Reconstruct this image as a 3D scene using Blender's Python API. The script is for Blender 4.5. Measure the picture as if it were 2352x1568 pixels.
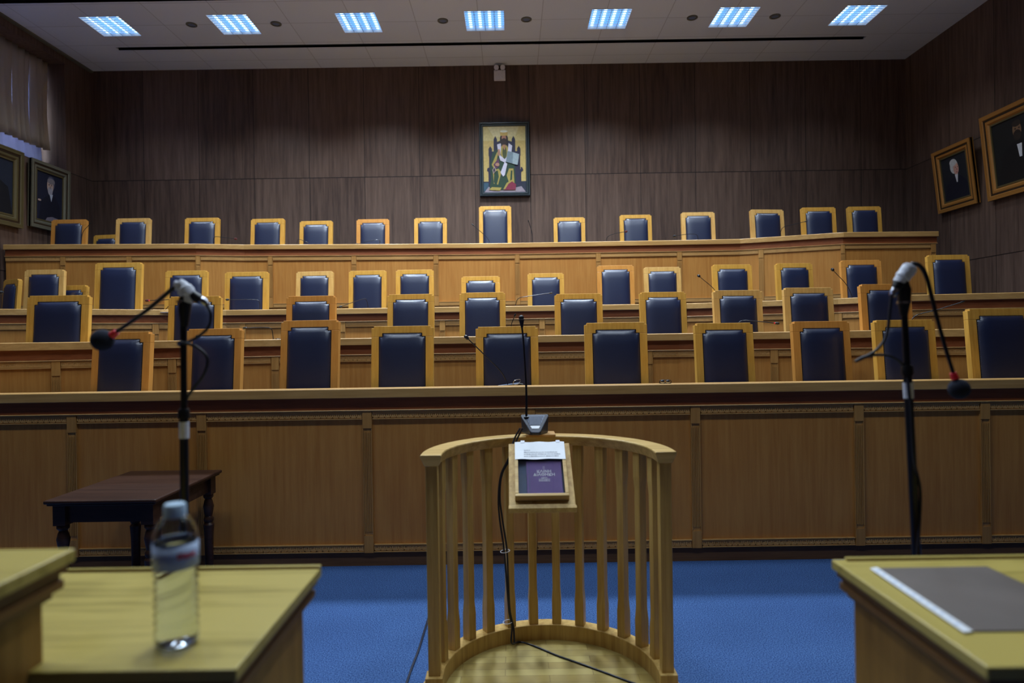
import bpy, bmesh, math, random
from mathutils import Vector, Matrix

random.seed(7)
for o in list(bpy.data.objects):
    bpy.data.objects.remove(o)
sc = bpy.context.scene
COL = sc.collection

# ------------------------------------------------------------------ camera
F = 1500.0
CAMZ = 1.65
PITCH = math.atan(5.5 / F)
ROLL = math.radians(-0.85)
camd = bpy.data.cameras.new('camera')
cam = bpy.data.objects.new('camera', camd)
COL.objects.link(cam)
camd.sensor_width = 36.0
camd.lens = F * 36.0 / 2352.0
camd.clip_start = 0.05
CM = Matrix.Translation((0, 0, CAMZ)) @ Matrix.Rotation(math.radians(90) - PITCH, 4, 'X') @ Matrix.Rotation(ROLL, 4, 'Z')
cam.matrix_world = CM
camd.dof.use_dof = True
camd.dof.focus_distance = 5.2
camd.dof.aperture_fstop = 1.8
sc.camera = cam

# ------------------------------------------------------------------ world, exposure
w = bpy.data.worlds.new('sky')
sc.world = w
w.use_nodes = True
w.node_tree.nodes['Background'].inputs[0].default_value = (0.55, 0.72, 1.0, 1)
w.node_tree.nodes['Background'].inputs[1].default_value = 3.0
sc.view_settings.view_transform = 'Standard'
sc.view_settings.look = 'None'
sc.view_settings.exposure = 0.0
sc.view_settings.gamma = 1.0
sc.view_settings.use_curve_mapping = False

# room measures
XL, XR, YB, YF, ZC = -7.15, 6.8, 11.2, -2.6, 6.34
LIGHT_COL = (0.77, 0.89, 1.0)
PANEL_W = 34.0
ROWS_W = {9.64: 1.45, 7.2: 2.2, 4.8: 0.7, 2.4: 0.8}

# ------------------------------------------------------------------ pixel helpers (2352x1568 frame)
CR = CM.to_3x3()
ORG = Vector((0, 0, CAMZ))
def ray(px, py):
    return CR @ Vector(((px - 1176) / F, -(py - 784) / F, -1))
def atY(px, py, Y):
    d = ray(px, py); return ORG + d * (Y / d.y)
def atZ(px, py, Z):
    d = ray(px, py); return ORG + d * ((Z - CAMZ) / d.z)
def atX(px, py, X):
    d = ray(px, py); return ORG + d * (X / d.x)

# ------------------------------------------------------------------ materials
def lin(c):
    return tuple(((v / 255.0) / 12.92 if v / 255.0 <= 0.04045 else ((v / 255.0 + 0.055) / 1.055) ** 2.4) for v in c) + (1,)
def newmat(name):
    m = bpy.data.materials.new(name); m.use_nodes = True
    nt = m.node_tree; b = nt.nodes['Principled BSDF']
    return m, nt, b
def N(nt, t, **k):
    n = nt.nodes.new(t)
    for a, v in k.items(): setattr(n, a, v)
    return n
def plain(name, col, rough=0.5, metal=0.0, noise=0.12, nscale=30, bump=0.0, spec=0.5):
    m, nt, b = newmat(name)
    c = lin(col)
    tc = N(nt, 'ShaderNodeTexCoord'); no = N(nt, 'ShaderNodeTexNoise')
    no.inputs['Scale'].default_value = nscale; no.inputs['Detail'].default_value = 4
    nt.links.new(tc.outputs['Object'], no.inputs['Vector'])
    mx = N(nt, 'ShaderNodeMix', data_type='RGBA')
    mx.inputs[6].default_value = tuple(v * (1 - noise) for v in c[:3]) + (1,)
    mx.inputs[7].default_value = tuple(min(1, v * (1 + noise)) for v in c[:3]) + (1,)
    nt.links.new(no.outputs['Fac'], mx.inputs[0]); nt.links.new(mx.outputs[2], b.inputs['Base Color'])
    b.inputs['Roughness'].default_value = rough; b.inputs['Metallic'].default_value = metal
    b.inputs['Specular IOR Level'].default_value = spec
    if bump:
        bp = N(nt, 'ShaderNodeBump'); bp.inputs['Strength'].default_value = bump; bp.inputs['Distance'].default_value = 0.002
        nt.links.new(no.outputs['Fac'], bp.inputs['Height']); nt.links.new(bp.outputs[0], b.inputs['Normal'])
    return m
def wood(name, c1, c2, axis='Z', rough=0.42, scale=1.0, spec=0.35, streak=0.5, big=0.0):
    """streaky veneer; grain runs along the axis"""
    m, nt, b = newmat(name)
    tc = N(nt, 'ShaderNodeTexCoord'); mp = N(nt, 'ShaderNodeMapping')
    s = {'X': (1.1, 22, 22), 'Y': (22, 1.1, 22), 'Z': (22, 22, 1.1)}[axis]
    mp.inputs['Scale'].default_value = tuple(v * scale for v in s)
    nt.links.new(tc.outputs['Object'], mp.inputs['Vector'])
    n1 = N(nt, 'ShaderNodeTexNoise'); n1.inputs['Scale'].default_value = 1.6; n1.inputs['Detail'].default_value = 6; n1.inputs['Roughness'].default_value = 0.6
    n2 = N(nt, 'ShaderNodeTexNoise'); n2.inputs['Scale'].default_value = 9; n2.inputs['Detail'].default_value = 3
    n3 = N(nt, 'ShaderNodeTexNoise'); n3.inputs['Scale'].default_value = 1.3; n3.inputs['Detail'].default_value = 2
    nt.links.new(mp.outputs[0], n1.inputs['Vector']); nt.links.new(mp.outputs[0], n2.inputs['Vector']); nt.links.new(tc.outputs['Object'], n3.inputs['Vector'])
    a = N(nt, 'ShaderNodeMath', operation='MULTIPLY_ADD'); a.inputs[1].default_value = 0.45 * streak
    nt.links.new(n2.outputs['Fac'], a.inputs[0]); nt.links.new(n1.outputs['Fac'], a.inputs[2])
    a2 = N(nt, 'ShaderNodeMath', operation='MULTIPLY_ADD'); a2.inputs[1].default_value = 0.5 + big
    nt.links.new(n3.outputs['Fac'], a2.inputs[0]); nt.links.new(a.outputs[0], a2.inputs[2])
    r = N(nt, 'ShaderNodeValToRGB')
    mid = 0.75 + 0.22 * streak + big * 0.5
    r.color_ramp.elements[0].position = mid - 0.22; r.color_ramp.elements[1].position = mid + 0.25
    r.color_ramp.elements[0].color = lin(c1); r.color_ramp.elements[1].color = lin(c2)
    nt.links.new(a2.outputs[0], r.inputs[0]); nt.links.new(r.outputs[0], b.inputs['Base Color'])
    b.inputs['Roughness'].default_value = rough; b.inputs['Specular IOR Level'].default_value = spec
    bp = N(nt, 'ShaderNodeBump'); bp.inputs['Strength'].default_value = 0.12; bp.inputs['Distance'].default_value = 0.002
    nt.links.new(n2.outputs['Fac'], bp.inputs['Height']); nt.links.new(bp.outputs[0], b.inputs['Normal'])
    return m
def wallmat(name, axis):
    """dark walnut veneer sheets with fine seams; axis = the horizontal axis of the wall"""
    m, nt, b = newmat(name)
    tc = N(nt, 'ShaderNodeTexCoord'); sp = N(nt, 'ShaderNodeSeparateXYZ')
    nt.links.new(tc.outputs['Object'], sp.inputs[0])
    def mth(op, a, bb=None, c=None):
        n = N(nt, 'ShaderNodeMath', operation=op)
        for i, v in enumerate((a, bb, c)):
            if v is None: continue
            if isinstance(v, (int, float)): n.inputs[i].default_value = v
            else: nt.links.new(v, n.inputs[i])
        return n.outputs[0]
    h = sp.outputs[axis]
    u = mth('DIVIDE', mth('ADD', h, 6.26 if axis == 'X' else 0.3), 0.945)
    v = mth('DIVIDE', mth('SUBTRACT', sp.outputs['Z'], 4.46 - 1.74 * 4), 1.74)
    fu = mth('FRACT', u); fv = mth('FRACT', v)
    su = mth('LESS_THAN', mth('ABSOLUTE', mth('SUBTRACT', fu, 0.5)), 0.4955)
    sv = mth('LESS_THAN', mth('ABSOLUTE', mth('SUBTRACT', fv, 0.5)), 0.4965)
    sv = mth('MAXIMUM', sv, mth('GREATER_THAN', sp.outputs['Z'], 6.0))
    seam = mth('MULTIPLY', su, sv)
    cb = N(nt, 'ShaderNodeCombineXYZ')
    nt.links.new(mth('FLOOR', u), cb.inputs[0]); nt.links.new(mth('MINIMUM', mth('FLOOR', v), 4.0), cb.inputs[1])
    wn = N(nt, 'ShaderNodeTexWhiteNoise'); nt.links.new(cb.outputs[0], wn.inputs['Vector'])
    mp = N(nt, 'ShaderNodeMapping'); mp.inputs['Scale'].default_value = (16, 16, 0.9)
    off = N(nt, 'ShaderNodeVectorMath', operation='MULTIPLY_ADD'); off.inputs[1].default_value = (3, 3, 7)
    nt.links.new(wn.outputs['Color'], off.inputs[0]); nt.links.new(tc.outputs['Object'], off.inputs[2])
    nt.links.new(off.outputs[0], mp.inputs['Vector'])
    n1 = N(nt, 'ShaderNodeTexNoise'); n1.inputs['Scale'].default_value = 1.2; n1.inputs['Detail'].default_value = 7; n1.inputs['Roughness'].default_value = 0.65
    nt.links.new(mp.outputs[0], n1.inputs['Vector'])
    t = mth('ADD', n1.outputs['Fac'], mth('MULTIPLY', mth('SUBTRACT', wn.outputs['Value'], 0.5), 0.16))
    r = N(nt, 'ShaderNodeValToRGB')
    r.color_ramp.elements[0].position = 0.3; r.color_ramp.elements[1].position = 0.72
    r.color_ramp.elements[0].color = lin((66, 49, 42)); r.color_ramp.elements[1].color = lin((108, 86, 74))
    nt.links.new(t, r.inputs[0])
    mx = N(nt, 'ShaderNodeMix', data_type='RGBA'); mx.inputs[6].default_value = lin((22, 15, 13))
    nt.links.new(seam, mx.inputs[0]); nt.links.new(r.outputs[0], mx.inputs[7]); nt.links.new(mx.outputs[2], b.inputs['Base Color'])
    b.inputs['Roughness'].default_value = 0.5; b.inputs['Specular IOR Level'].default_value = 0.3
    return m
def emit(name, col, s):
    m, nt, b = newmat(name)
    b.inputs['Base Color'].default_value = (0.05, 0.05, 0.05, 1)
    b.inputs['Emission Color'].default_value = tuple(col) + (1,)
    b.inputs['Emission Strength'].default_value = s
    return m
M = {}
M['oak'] = wood('oak_veneer', (174, 114, 52), (194, 136, 68), 'Z', streak=0.3)
M['oak_x'] = wood('oak_edge', (172, 130, 74), (200, 158, 98), 'X', rough=0.36, streak=0.3)
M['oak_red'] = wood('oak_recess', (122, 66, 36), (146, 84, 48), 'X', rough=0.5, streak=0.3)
M['oak_strip'] = wood('oak_moulding', (176, 132, 76), (204, 160, 100), 'X', streak=0.2)
M['oak_pil'] = wood('oak_pilaster', (158, 110, 56), (186, 138, 76), 'Z', streak=0.3)
M['plinth'] = wood('oak_plinth', (92, 64, 42), (112, 80, 54), 'X', rough=0.55)
M['chair'] = wood('beech_frame', (188, 138, 56), (214, 166, 78), 'Z', rough=0.38, streak=0.35)
M['chair_b'] = wood('beech_frame_red', (188, 126, 56), (208, 150, 76), 'Z', rough=0.38, streak=0.35)
M['chair_c'] = wood('beech_frame_pale', (196, 150, 82), (222, 182, 112), 'Z', rough=0.38, streak=0.35)
M['rail'] = wood('rail_oak', (168, 132, 68), (206, 172, 104), 'Z', rough=0.34)
M['railtop'] = wood('rail_top_oak', (176, 140, 76), (216, 184, 120), 'X', rough=0.3, spec=0.5)
M['deskw'] = wood('desk_top_oak', (158, 140, 64), (192, 172, 90), 'X', rough=0.33, spec=0.45, streak=0.3, big=0.5)
M['deskside'] = wood('desk_side_oak', (124, 88, 34), (156, 114, 52), 'Z', rough=0.45)
M['deskdark'] = wood('desk_moulding_oak', (96, 64, 32), (128, 90, 46), 'Y', rough=0.45)
M['mahog'] = wood('dark_mahogany', (42, 25, 21), (62, 40, 31), 'X', rough=0.34, spec=0.22)
M['wallX'] = wallmat('walnut_panel_back', 'X')
M['wallY'] = wallmat('walnut_panel_side', 'Y')
M['leather'] = plain('navy_leather', (18, 29, 61), 0.36, noise=0.15, nscale=60, bump=0.25, spec=0.9)
M['nail'] = plain('nail_head', (44, 38, 34), 0.35, 0.8)
M['trimd'] = plain('dark_piping', (12, 14, 24), 0.6)
M['black'] = plain('black_plastic', (16, 18, 24), 0.35)
M['blackm'] = plain('black_metal', (22, 26, 38), 0.28, 0.3)
M['cable'] = plain('cable_rubber', (24, 28, 44), 0.45)
M['grey'] = plain('grey_plastic', (96, 108, 132), 0.4)
M['greydark'] = plain('dark_grey_plastic', (44, 50, 66), 0.35)
M['chrome'] = plain('chrome', (190, 195, 205), 0.15, 1.0)
M['tape'] = plain('pale_tape', (226, 230, 244), 0.45, bump=0.8, nscale=120)
M['white'] = plain('white_paper', (238, 242, 248), 0.6, noise=0.03)
M['whitebox'] = plain('white_plastic', (206, 204, 212), 0.5)
M['foam'] = plain('navy_foam', (10, 18, 42), 0.9, bump=0.6, nscale=300)
M['red'] = plain('red_ring', (230, 40, 60), 0.35)
M['redmic'] = plain('dark_red_foam', (70, 14, 18), 0.8)
M['purple'] = plain('purple_cover', (108, 80, 152), 0.35)
M['slate'] = plain('slate_blue', (60, 88, 124), 0.5)
M['ink'] = plain('ink', (70, 76, 100), 0.7)
M['silver'] = plain('silver_letter', (236, 240, 250), 0.4)
M['leatherpad'] = plain('grey_brown_leather', (108, 98, 92), 0.5, noise=0.3, nscale=6)
M['gold'] = plain('gilt_frame', (176, 122, 58), 0.42, 0.3, nscale=80, bump=0.4)
M['gilt_dark'] = plain('dull_gilt_frame', (104, 92, 60), 0.4, 0.3, nscale=80, bump=0.6)
M['dark_gilt'] = plain('dark_gilt_band', (58, 40, 22), 0.5, 0.2)  # darker gilt for the middle band of the portrait frames
M['frame_grey'] = plain('grey_silver_frame', (112, 108, 92), 0.45, 0.25)
M['iconframe'] = plain('dark_green_grey_frame', (56, 66, 72), 0.4)
M['canvas_dark'] = plain('dark_canvas', (20, 22, 30), 0.6)
M['near_black'] = plain('dark_void', (6, 6, 9), 0.9)
M['label'] = plain('pale_label', (188, 208, 240), 0.5)
M['bluecap'] = plain('pale_blue_cap', (196, 224, 250), 0.4)
M['blade'] = plain('louvre_blade', (190, 214, 240), 0.35, 0.5)
M['panel_emit'] = emit('lamp_backing_glow', (0.10, 0.42, 1.0), 1.3)  # glow put into the lamp backing, standing in for reflected tube light
M['tube_emit'] = emit('lamp_tube', (0.72, 0.92, 1.0), 2.6)

def ceilmat():
    m, nt, b = newmat('ceiling_tile')
    tc = N(nt, 'ShaderNodeTexCoord'); br = N(nt, 'ShaderNodeTexBrick')
    br.offset = 0.0; br.inputs['Scale'].default_value = 1.0
    br.inputs['Brick Width'].default_value = 0.925; br.inputs['Row Height'].default_value = 0.62
    br.inputs['Mortar Size'].default_value = 0.006
    br.inputs['Color1'].default_value = lin((200, 205, 212)); br.inputs['Color2'].default_value = lin((196, 201, 208)); br.inputs['Mortar'].default_value = lin((165, 168, 174))
    mp = N(nt, 'ShaderNodeMapping'); mp.inputs['Location'].default_value = (0.42, 0.3, 0)
    nt.links.new(tc.outputs['Object'], mp.inputs[0]); nt.links.new(mp.outputs[0], br.inputs['Vector'])
    nt.links.new(br.outputs['Color'], b.inputs['Base Color']); b.inputs['Roughness'].default_value = 0.9
    return m
M['ceiling'] = ceilmat()
def carpetmat():
    m, nt, b = newmat('blue_carpet')
    tc = N(nt, 'ShaderNodeTexCoord')
    n1 = N(nt, 'ShaderNodeTexNoise'); n1.inputs['Scale'].default_value = 150; n1.inputs['Detail'].default_value = 3
    n2 = N(nt, 'ShaderNodeTexNoise'); n2.inputs['Scale'].default_value = 2.2; n2.inputs['Detail'].default_value = 4
    vo = N(nt, 'ShaderNodeTexVoronoi'); vo.inputs['Scale'].default_value = 120
    for n in (n1, n2, vo): nt.links.new(tc.outputs['Object'], n.inputs['Vector'])
    r = N(nt, 'ShaderNodeValToRGB'); r.color_ramp.elements[0].position = 0.34; r.color_ramp.elements[1].position = 0.68
    r.color_ramp.elements[0].color = lin((24, 50, 98)); r.color_ramp.elements[1].color = lin((82, 116, 168))
    nt.links.new(n1.outputs['Fac'], r.inputs[0])
    mx = N(nt, 'ShaderNodeMix', data_type='RGBA', blend_type='MULTIPLY'); mx.inputs[0].default_value = 0.35
    r2 = N(nt, 'ShaderNodeValToRGB'); r2.color_ramp.elements[0].position = 0.3; r2.color_ramp.elements[0].color = (0.55, 0.58, 0.62, 1); r2.color_ramp.elements[1].position = 0.7
    nt.links.new(n2.outputs['Fac'], r2.inputs[0]); nt.links.new(r.outputs[0], mx.inputs[6]); nt.links.new(r2.outputs[0], mx.inputs[7])
    nt.links.new(mx.outputs[2], b.inputs['Base Color']); b.inputs['Roughness'].default_value = 0.95; b.inputs['Specular IOR Level'].default_value = 0.15
    bp = N(nt, 'ShaderNodeBump'); bp.inputs['Strength'].default_value = 0.6; bp.inputs['Distance'].default_value = 0.004
    nt.links.new(vo.outputs['Distance'], bp.inputs['Height']); nt.links.new(bp.outputs[0], b.inputs['Normal'])
    return m
M['carpet'] = carpetmat()
def parquetmat():
    m, nt, b = newmat('stand_parquet')
    tc = N(nt, 'ShaderNodeTexCoord'); br = N(nt, 'ShaderNodeTexBrick')
    br.inputs['Scale'].default_value = 1; br.inputs['Brick Width'].default_value = 0.42; br.inputs['Row Height'].default_value = 0.062
    br.inputs['Mortar Size'].default_value = 0.0012; br.inputs['Bias'].default_value = 0.0
    br.inputs['Color1'].default_value = lin((164, 142, 78)); br.inputs['Color2'].default_value = lin((196, 178, 110)); br.inputs['Mortar'].default_value = lin((120, 98, 50))
    no = N(nt, 'ShaderNodeTexNoise'); no.inputs['Scale'].default_value = 5; no.inputs['Detail'].default_value = 5
    nt.links.new(tc.outputs['Object'], br.inputs['Vector']); nt.links.new(tc.outputs['Object'], no.inputs['Vector'])
    mx = N(nt, 'ShaderNodeMix', data_type='RGBA', blend_type='MULTIPLY'); mx.inputs[0].default_value = 0.5
    r2 = N(nt, 'ShaderNodeValToRGB'); r2.color_ramp.elements[0].position = 0.3; r2.color_ramp.elements[0].color = (0.5, 0.42, 0.3, 1); r2.color_ramp.elements[1].position = 0.62
    nt.links.new(no.outputs['Fac'], r2.inputs[0]); nt.links.new(br.outputs['Color'], mx.inputs[6]); nt.links.new(r2.outputs[0], mx.inputs[7])
    nt.links.new(mx.outputs[2], b.inputs['Base Color']); b.inputs['Roughness'].default_value = 0.35
    return m
M['parquet'] = parquetmat()
def clothmat(name, col, tr, alpha=1.0):
    m, nt, b = newmat(name)
    out = nt.nodes['Material Output']
    b.inputs['Base Color'].default_value = lin(col); b.inputs['Roughness'].default_value = 0.9
    t = N(nt, 'ShaderNodeBsdfTranslucent'); t.inputs[0].default_value = lin(col)
    mx = N(nt, 'ShaderNodeMixShader'); mx.inputs[0].default_value = tr
    nt.links.new(b.outputs[0], mx.inputs[1]); nt.links.new(t.outputs[0], mx.inputs[2])
    nt.links.new(mx.outputs[0], out.inputs[0])
    tc = N(nt, 'ShaderNodeTexCoord'); no = N(nt, 'ShaderNodeTexNoise'); no.inputs['Scale'].default_value = 200
    nt.links.new(tc.outputs['Object'], no.inputs['Vector'])
    bp = N(nt, 'ShaderNodeBump'); bp.inputs['Strength'].default_value = 0.1; nt.links.new(no.outputs['Fac'], bp.inputs['Height']); nt.links.new(bp.outputs[0], b.inputs['Normal'])
    return m
M['drape'] = clothmat('beige_drape', (206, 192, 172), 0.62)
M['sheer'] = clothmat('white_sheer', (158, 162, 186), 0.5)
def glassmat(name, col=(1, 1, 1), rough=0.0, ior=1.45):
    m, nt, b = newmat(name)
    b.inputs['Base Color'].default_value = tuple(col) + (1,)
    b.inputs['Transmission Weight'].default_value = 1.0; b.inputs['Roughness'].default_value = rough; b.inputs['IOR'].default_value = ior
    return m
M['glass'] = glassmat('clear_glass', ior=1.45)
M['pet'] = glassmat('clear_pet', (0.93, 0.96, 1.0), 0.03, 1.25)
M['water'] = glassmat('water', (0.95, 0.98, 1.0), 0.0, 1.2)

# ------------------------------------------------------------------ mesh builder
class MB:
    def __init__(s): s.v = []; s.f = []; s.m = []
    def add(s, vs, fs, mi=0):
        n = len(s.v); s.v += [tuple(v) for v in vs]
        for f in fs: s.f.append(tuple(i + n for i in f)); s.m.append(mi)
        return s
    def box(s, x0, x1, y0, y1, z0, z1, mi=0, mat=None):
        vs = [Vector((x, y, z)) for z in (z0, z1) for y in (y0, y1) for x in (x0, x1)]
        if mat: vs = [mat @ v for v in vs]
        return s.add(vs, [(0, 2, 3, 1), (4, 5, 7, 6), (0, 1, 5, 4), (2, 6, 7, 3), (0, 4, 6, 2), (1, 3, 7, 5)], mi)
    def prism(s, poly, y0, y1, mi=0):
        """poly in XZ extruded along Y"""
        n = len(poly)
        vs = [(p[0], y0, p[1]) for p in poly] + [(p[0], y1, p[1]) for p in poly]
        fs = [tuple(range(n)), tuple(reversed(range(n, 2 * n)))]
        fs += [(i, i + n, (i + 1) % n + n, (i + 1) % n) for i in range(n)]
        return s.add(vs, fs, mi)
    def zprism(s, poly, z0, z1, mi=0):
        n = len(poly)
        vs = [(p[0], p[1], z0) for p in poly] + [(p[0], p[1], z1) for p in poly]
        fs = [tuple(reversed(range(n))), tuple(range(n, 2 * n))]
        fs += [(i, (i + 1) % n, (i + 1) % n + n, i + n) for i in range(n)]
        return s.add(vs, fs, mi)
    def tube(s, pts, r, seg=10, mi=0, cap=True):
        pts = [Vector(p) for p in pts]; n = len(pts)
        rs = r if isinstance(r, (list, tuple)) else [r] * n
        up = None; base = len(s.v); rings = []
        for i, p in enumerate(pts):
            t = (pts[min(i + 1, n - 1)] - pts[max(i - 1, 0)]).normalized()
            if up is None:
                up = Vector((0, 0, 1)) if abs(t.z) < 0.9 else Vector((1, 0, 0))
            a = (up - t * up.dot(t)).normalized(); up = a; b = t.cross(a)
            rings.append([p + (a * math.cos(2 * math.pi * k / seg) + b * math.sin(2 * math.pi * k / seg)) * rs[i] for k in range(seg)])
        vs = [v for ring in rings for v in ring]; fs = []
        for i in range(n - 1):
            for k in range(seg):
                fs.append((i * seg + k, i * seg + (k + 1) % seg, (i + 1) * seg + (k + 1) % seg, (i + 1) * seg + k))
        if cap: fs += [tuple(reversed(range(seg))), tuple(range((n - 1) * seg, n * seg))]
        return s.add(vs, fs, mi)
    def lathe(s, prof, cx=0, cy=0, seg=20, mi=0, mat=None):
        vs = []; fs = []
        for r, z in prof:
            for k in range(seg):
                v = Vector((cx + r * math.cos(2 * math.pi * k / seg), cy + r * math.sin(2 * math.pi * k / seg), z))
                vs.append(mat @ v if mat else v)
        for i in range(len(prof) - 1):
            for k in range(seg):
                fs.append((i * seg + k, i * seg + (k + 1) % seg, (i + 1) * seg + (k + 1) % seg, (i + 1) * seg + k))
        fs += [tuple(reversed(range(seg))), tuple(range((len(prof) - 1) * seg, len(prof) * seg))]
        return s.add(vs, fs, mi)
    def sphere(s, c, r, seg=16, rings=10, mi=0, sc3=(1, 1, 1)):
        prof = [(r * math.sin(math.pi * i / rings) + 1e-5, -r * math.cos(math.pi * i / rings)) for i in range(rings + 1)]
        mt = Matrix.Translation(c) @ Matrix.Diagonal((*sc3, 1))
        return s.lathe(prof, seg=seg, mi=mi, mat=mt)
    def obj(s, name, mats, parent=None, origin=(0, 0, 0), smooth=False, bevel=0.0, seg=2, angle=35):
        me = bpy.data.meshes.new(name)
        o3 = Vector(origin)
        me.from_pydata([tuple(Vector(v) - o3) for v in s.v], [], s.f)
        if not isinstance(mats, (list, tuple)): mats = [mats]
        for mm in mats: me.materials.append(mm)
        if len(mats) > 1: me.polygons.foreach_set('material_index', s.m)
        bm = bmesh.new(); bm.from_mesh(me); bmesh.ops.recalc_face_normals(bm, faces=bm.faces); bm.to_mesh(me); bm.free()
        if smooth:
            me.polygons.foreach_set('use_smooth', [True] * len(me.polygons))
            try: me.set_sharp_from_angle(angle=math.radians(angle))
            except Exception: pass
        me.update()
        ob = bpy.data.objects.new(name, me); COL.objects.link(ob)
        if parent:
            ob.parent = parent
        else:
            ob.location = o3
        if bevel:
            md = ob.modifiers.new('bevel', 'BEVEL'); md.width = bevel; md.segments = seg; md.limit_method = 'ANGLE'; md.angle_limit = math.radians(40)
            md.harden_normals = False
        return ob
def tag(o, label, cat, group=None, kind=None):
    if label: o['label'] = label
    if cat: o['category'] = cat
    if group: o['group'] = group
    if kind: o['kind'] = kind
    return o
def thing(name, label, cat, loc, rz=0.0, rx=0.0, group=None):
    o = bpy.data.objects.new(name, None); COL.objects.link(o)
    o.location = loc; o.rotation_euler = (rx, 0, rz); o.empty_display_size = 0.1
    return tag(o, label, cat, group)
def struct(o):
    o['kind'] = 'structure'; return o

# ------------------------------------------------------------------ room shell
struct(MB().box(XL - 0.7, XR + 0.2, YF - 0.2, YB + 0.2, -0.2, 0.0).obj('floor', M['carpet']))
struct(MB().box(XL - 0.7, XR + 0.2, YB, YB + 0.2, 0, ZC + 0.5).obj('wall_back', M['wallX']))
struct(MB().box(XR, XR + 0.2, YF, YB, 0, ZC + 0.5).obj('wall_right', M['wallY']))
struct(MB().box(XL - 0.7, XR + 0.2, YF - 0.2, YF, 0, ZC + 0.5).obj('wall_front', M['wallX']))
# left wall with a long high window recess ending at Y 10.55
SILL, HEAD, WY, XW = 4.46, 6.2, 10.55, XL - 0.50
wl = MB()
wl.box(XW - 0.2, XL, YF, WY, 0, SILL)
wl.box(XW - 0.2, XL, WY, YB, 0, ZC + 0.5)
wl.box(XW - 0.2, XL, YF, WY, HEAD, ZC + 0.5)
wl.box(XW - 0.2, XL, YF, -0.5, SILL, HEAD)
struct(wl.obj('wall_left', M['wallY']))
# ceiling with cut-outs for lamps and the air slot
lamp_px = [(247, 55), (536, 53.5), (824, 50), (1113, 45), (1400, 41), (1687, 37), (1971, 33)]
lamp_x = [atZ(px, py, ZC).x for px, py in lamp_px]
lamp_rows = list(ROWS_W.keys())
holes = []
for Y in lamp_rows:
    for X in lamp_x: holes.append((X - 0.29, X + 0.29, Y - 0.3, Y + 0.3))
s0 = atZ(262, 107, ZC); s1 = atZ(1992, 82, ZC)
SLOT = (s0.x, s1.x, 10.33, 10.41)
holes.append(SLOT)
holes.append((XL, XR, 8.72, 8.94))
xs = sorted({XL - 0.0, XR} | {h[0] for h in holes} | {h[1] for h in holes})
ys = sorted({YF, YB} | {h[2] for h in holes} | {h[3] for h in holes})
cb = MB()
for i in range(len(xs) - 1):
    for j in range(len(ys) - 1):
        cx, cy = (xs[i] + xs[i + 1]) / 2, (ys[j] + ys[j + 1]) / 2
        if any(h[0] < cx < h[1] and h[2] < cy < h[3] for h in holes): continue
        cb.box(xs[i], xs[i + 1], ys[j], ys[j + 1], ZC, ZC + 0.02)
struct(cb.obj('ceiling', M['ceiling']))
struct(MB().box(XL - 0.7, XR + 0.2, YF - 0.2, YB + 0.2, ZC + 0.5, ZC + 0.6).obj('ceiling', M['near_black']))  # unseen slab added over the ceiling to keep outside light from leaking in
tr = MB()
for h in (SLOT, (XL, XR, 8.72, 8.94)):
    tr.box(h[0], h[1], h[2] - 0.004, h[3] + 0.004, ZC + 0.12, ZC + 0.13)
    tr.box(h[0], h[1], h[2] - 0.012, h[2], ZC + 0.0, ZC + 0.13); tr.box(h[0], h[1], h[3], h[3] + 0.012, ZC + 0.0, ZC + 0.13)
struct(tr.obj('trim_1', M['near_black']))
# cornice at the left return
struct(MB().box(XL - 0.0, XL + 0.05, YF, YB, ZC - 0.03, ZC).obj('trim_2', M['frame_grey']))
# window frame + glass
wn = MB()
for z in (SILL, HEAD - 0.05): wn.box(XW, XW + 0.05, -0.5, WY, z, z + 0.05)
y = -0.5
while y < WY:
    wn.box(XW, XW + 0.05, y, y + 0.05, SILL, HEAD); y += 1.1
win = struct(wn.obj('window_1', M['whitebox']))
pane = MB().box(XW + 0.015, XW + 0.02, -0.5, WY, SILL, HEAD).obj('pane', M['glass'], win)
# open the wall behind the glass: the wall box ends at XL so nothing is behind; daylight lamp of the sky outside
ld = bpy.data.lights.new('daylight', 'AREA'); ld.shape = 'RECTANGLE'; ld.size = 10.5; ld.size_y = 1.7
ld.energy = 480; ld.color = (0.92, 0.95, 1.0)
lo = bpy.data.objects.new('daylight', ld); COL.objects.link(lo)
lo.location = (XW - 0.35, 5.1, 5.35); lo.rotation_euler = (0, math.radians(-90), math.radians(180)); lo.rotation_euler = (math.radians(90), 0, math.radians(-90))

# ------------------------------------------------------------------ curtains on the left window
def curtain(name, y0, y1, z0, z1, x, amp, per, mat, label, ph=0.0, edge=0.0):
    n = max(12, int((y1 - y0) / 0.02)); rows = 10
    mb = MB(); vs = []; fs = []
    for j in range(rows + 1):
        t = j / rows
        for i in range(n + 1):
            yy = y0 + (y1 - y0) * i / n
            a = amp * (0.55 + 0.45 * (1 - t))
            xx = x + a * math.sin(2 * math.pi * yy / per + ph + 0.4 * math.sin(yy * 3)) + 0.3 * a * math.sin(2 * math.pi * yy / per * 2.3 + ph)
            yy2 = yy - edge * math.sin(math.pi * (1 - t) ** 1.4) * (i / n)
            vs.append((xx, yy2, z0 + (z1 - z0) * t))
    for j in range(rows):
        for i in range(n):
            k = j * (n + 1) + i; fs.append((k, k + 1, k + n + 2, k + n + 1))
    mb.add(vs, fs)
    o = mb.obj(name, mat, smooth=True, angle=180)
    md = o.modifiers.new('thick', 'SOLIDIFY'); md.thickness = 0.002
    return tag(o, label, 'curtain')
curtain('sheer_curtain', 0.0, 10.52, SILL + 0.01, HEAD + 0.01, XL - 0.34, 0.02, 0.2, M['sheer'], 'white sheer curtain hanging full height behind beige drapes at left window', edge=0.06)
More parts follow.
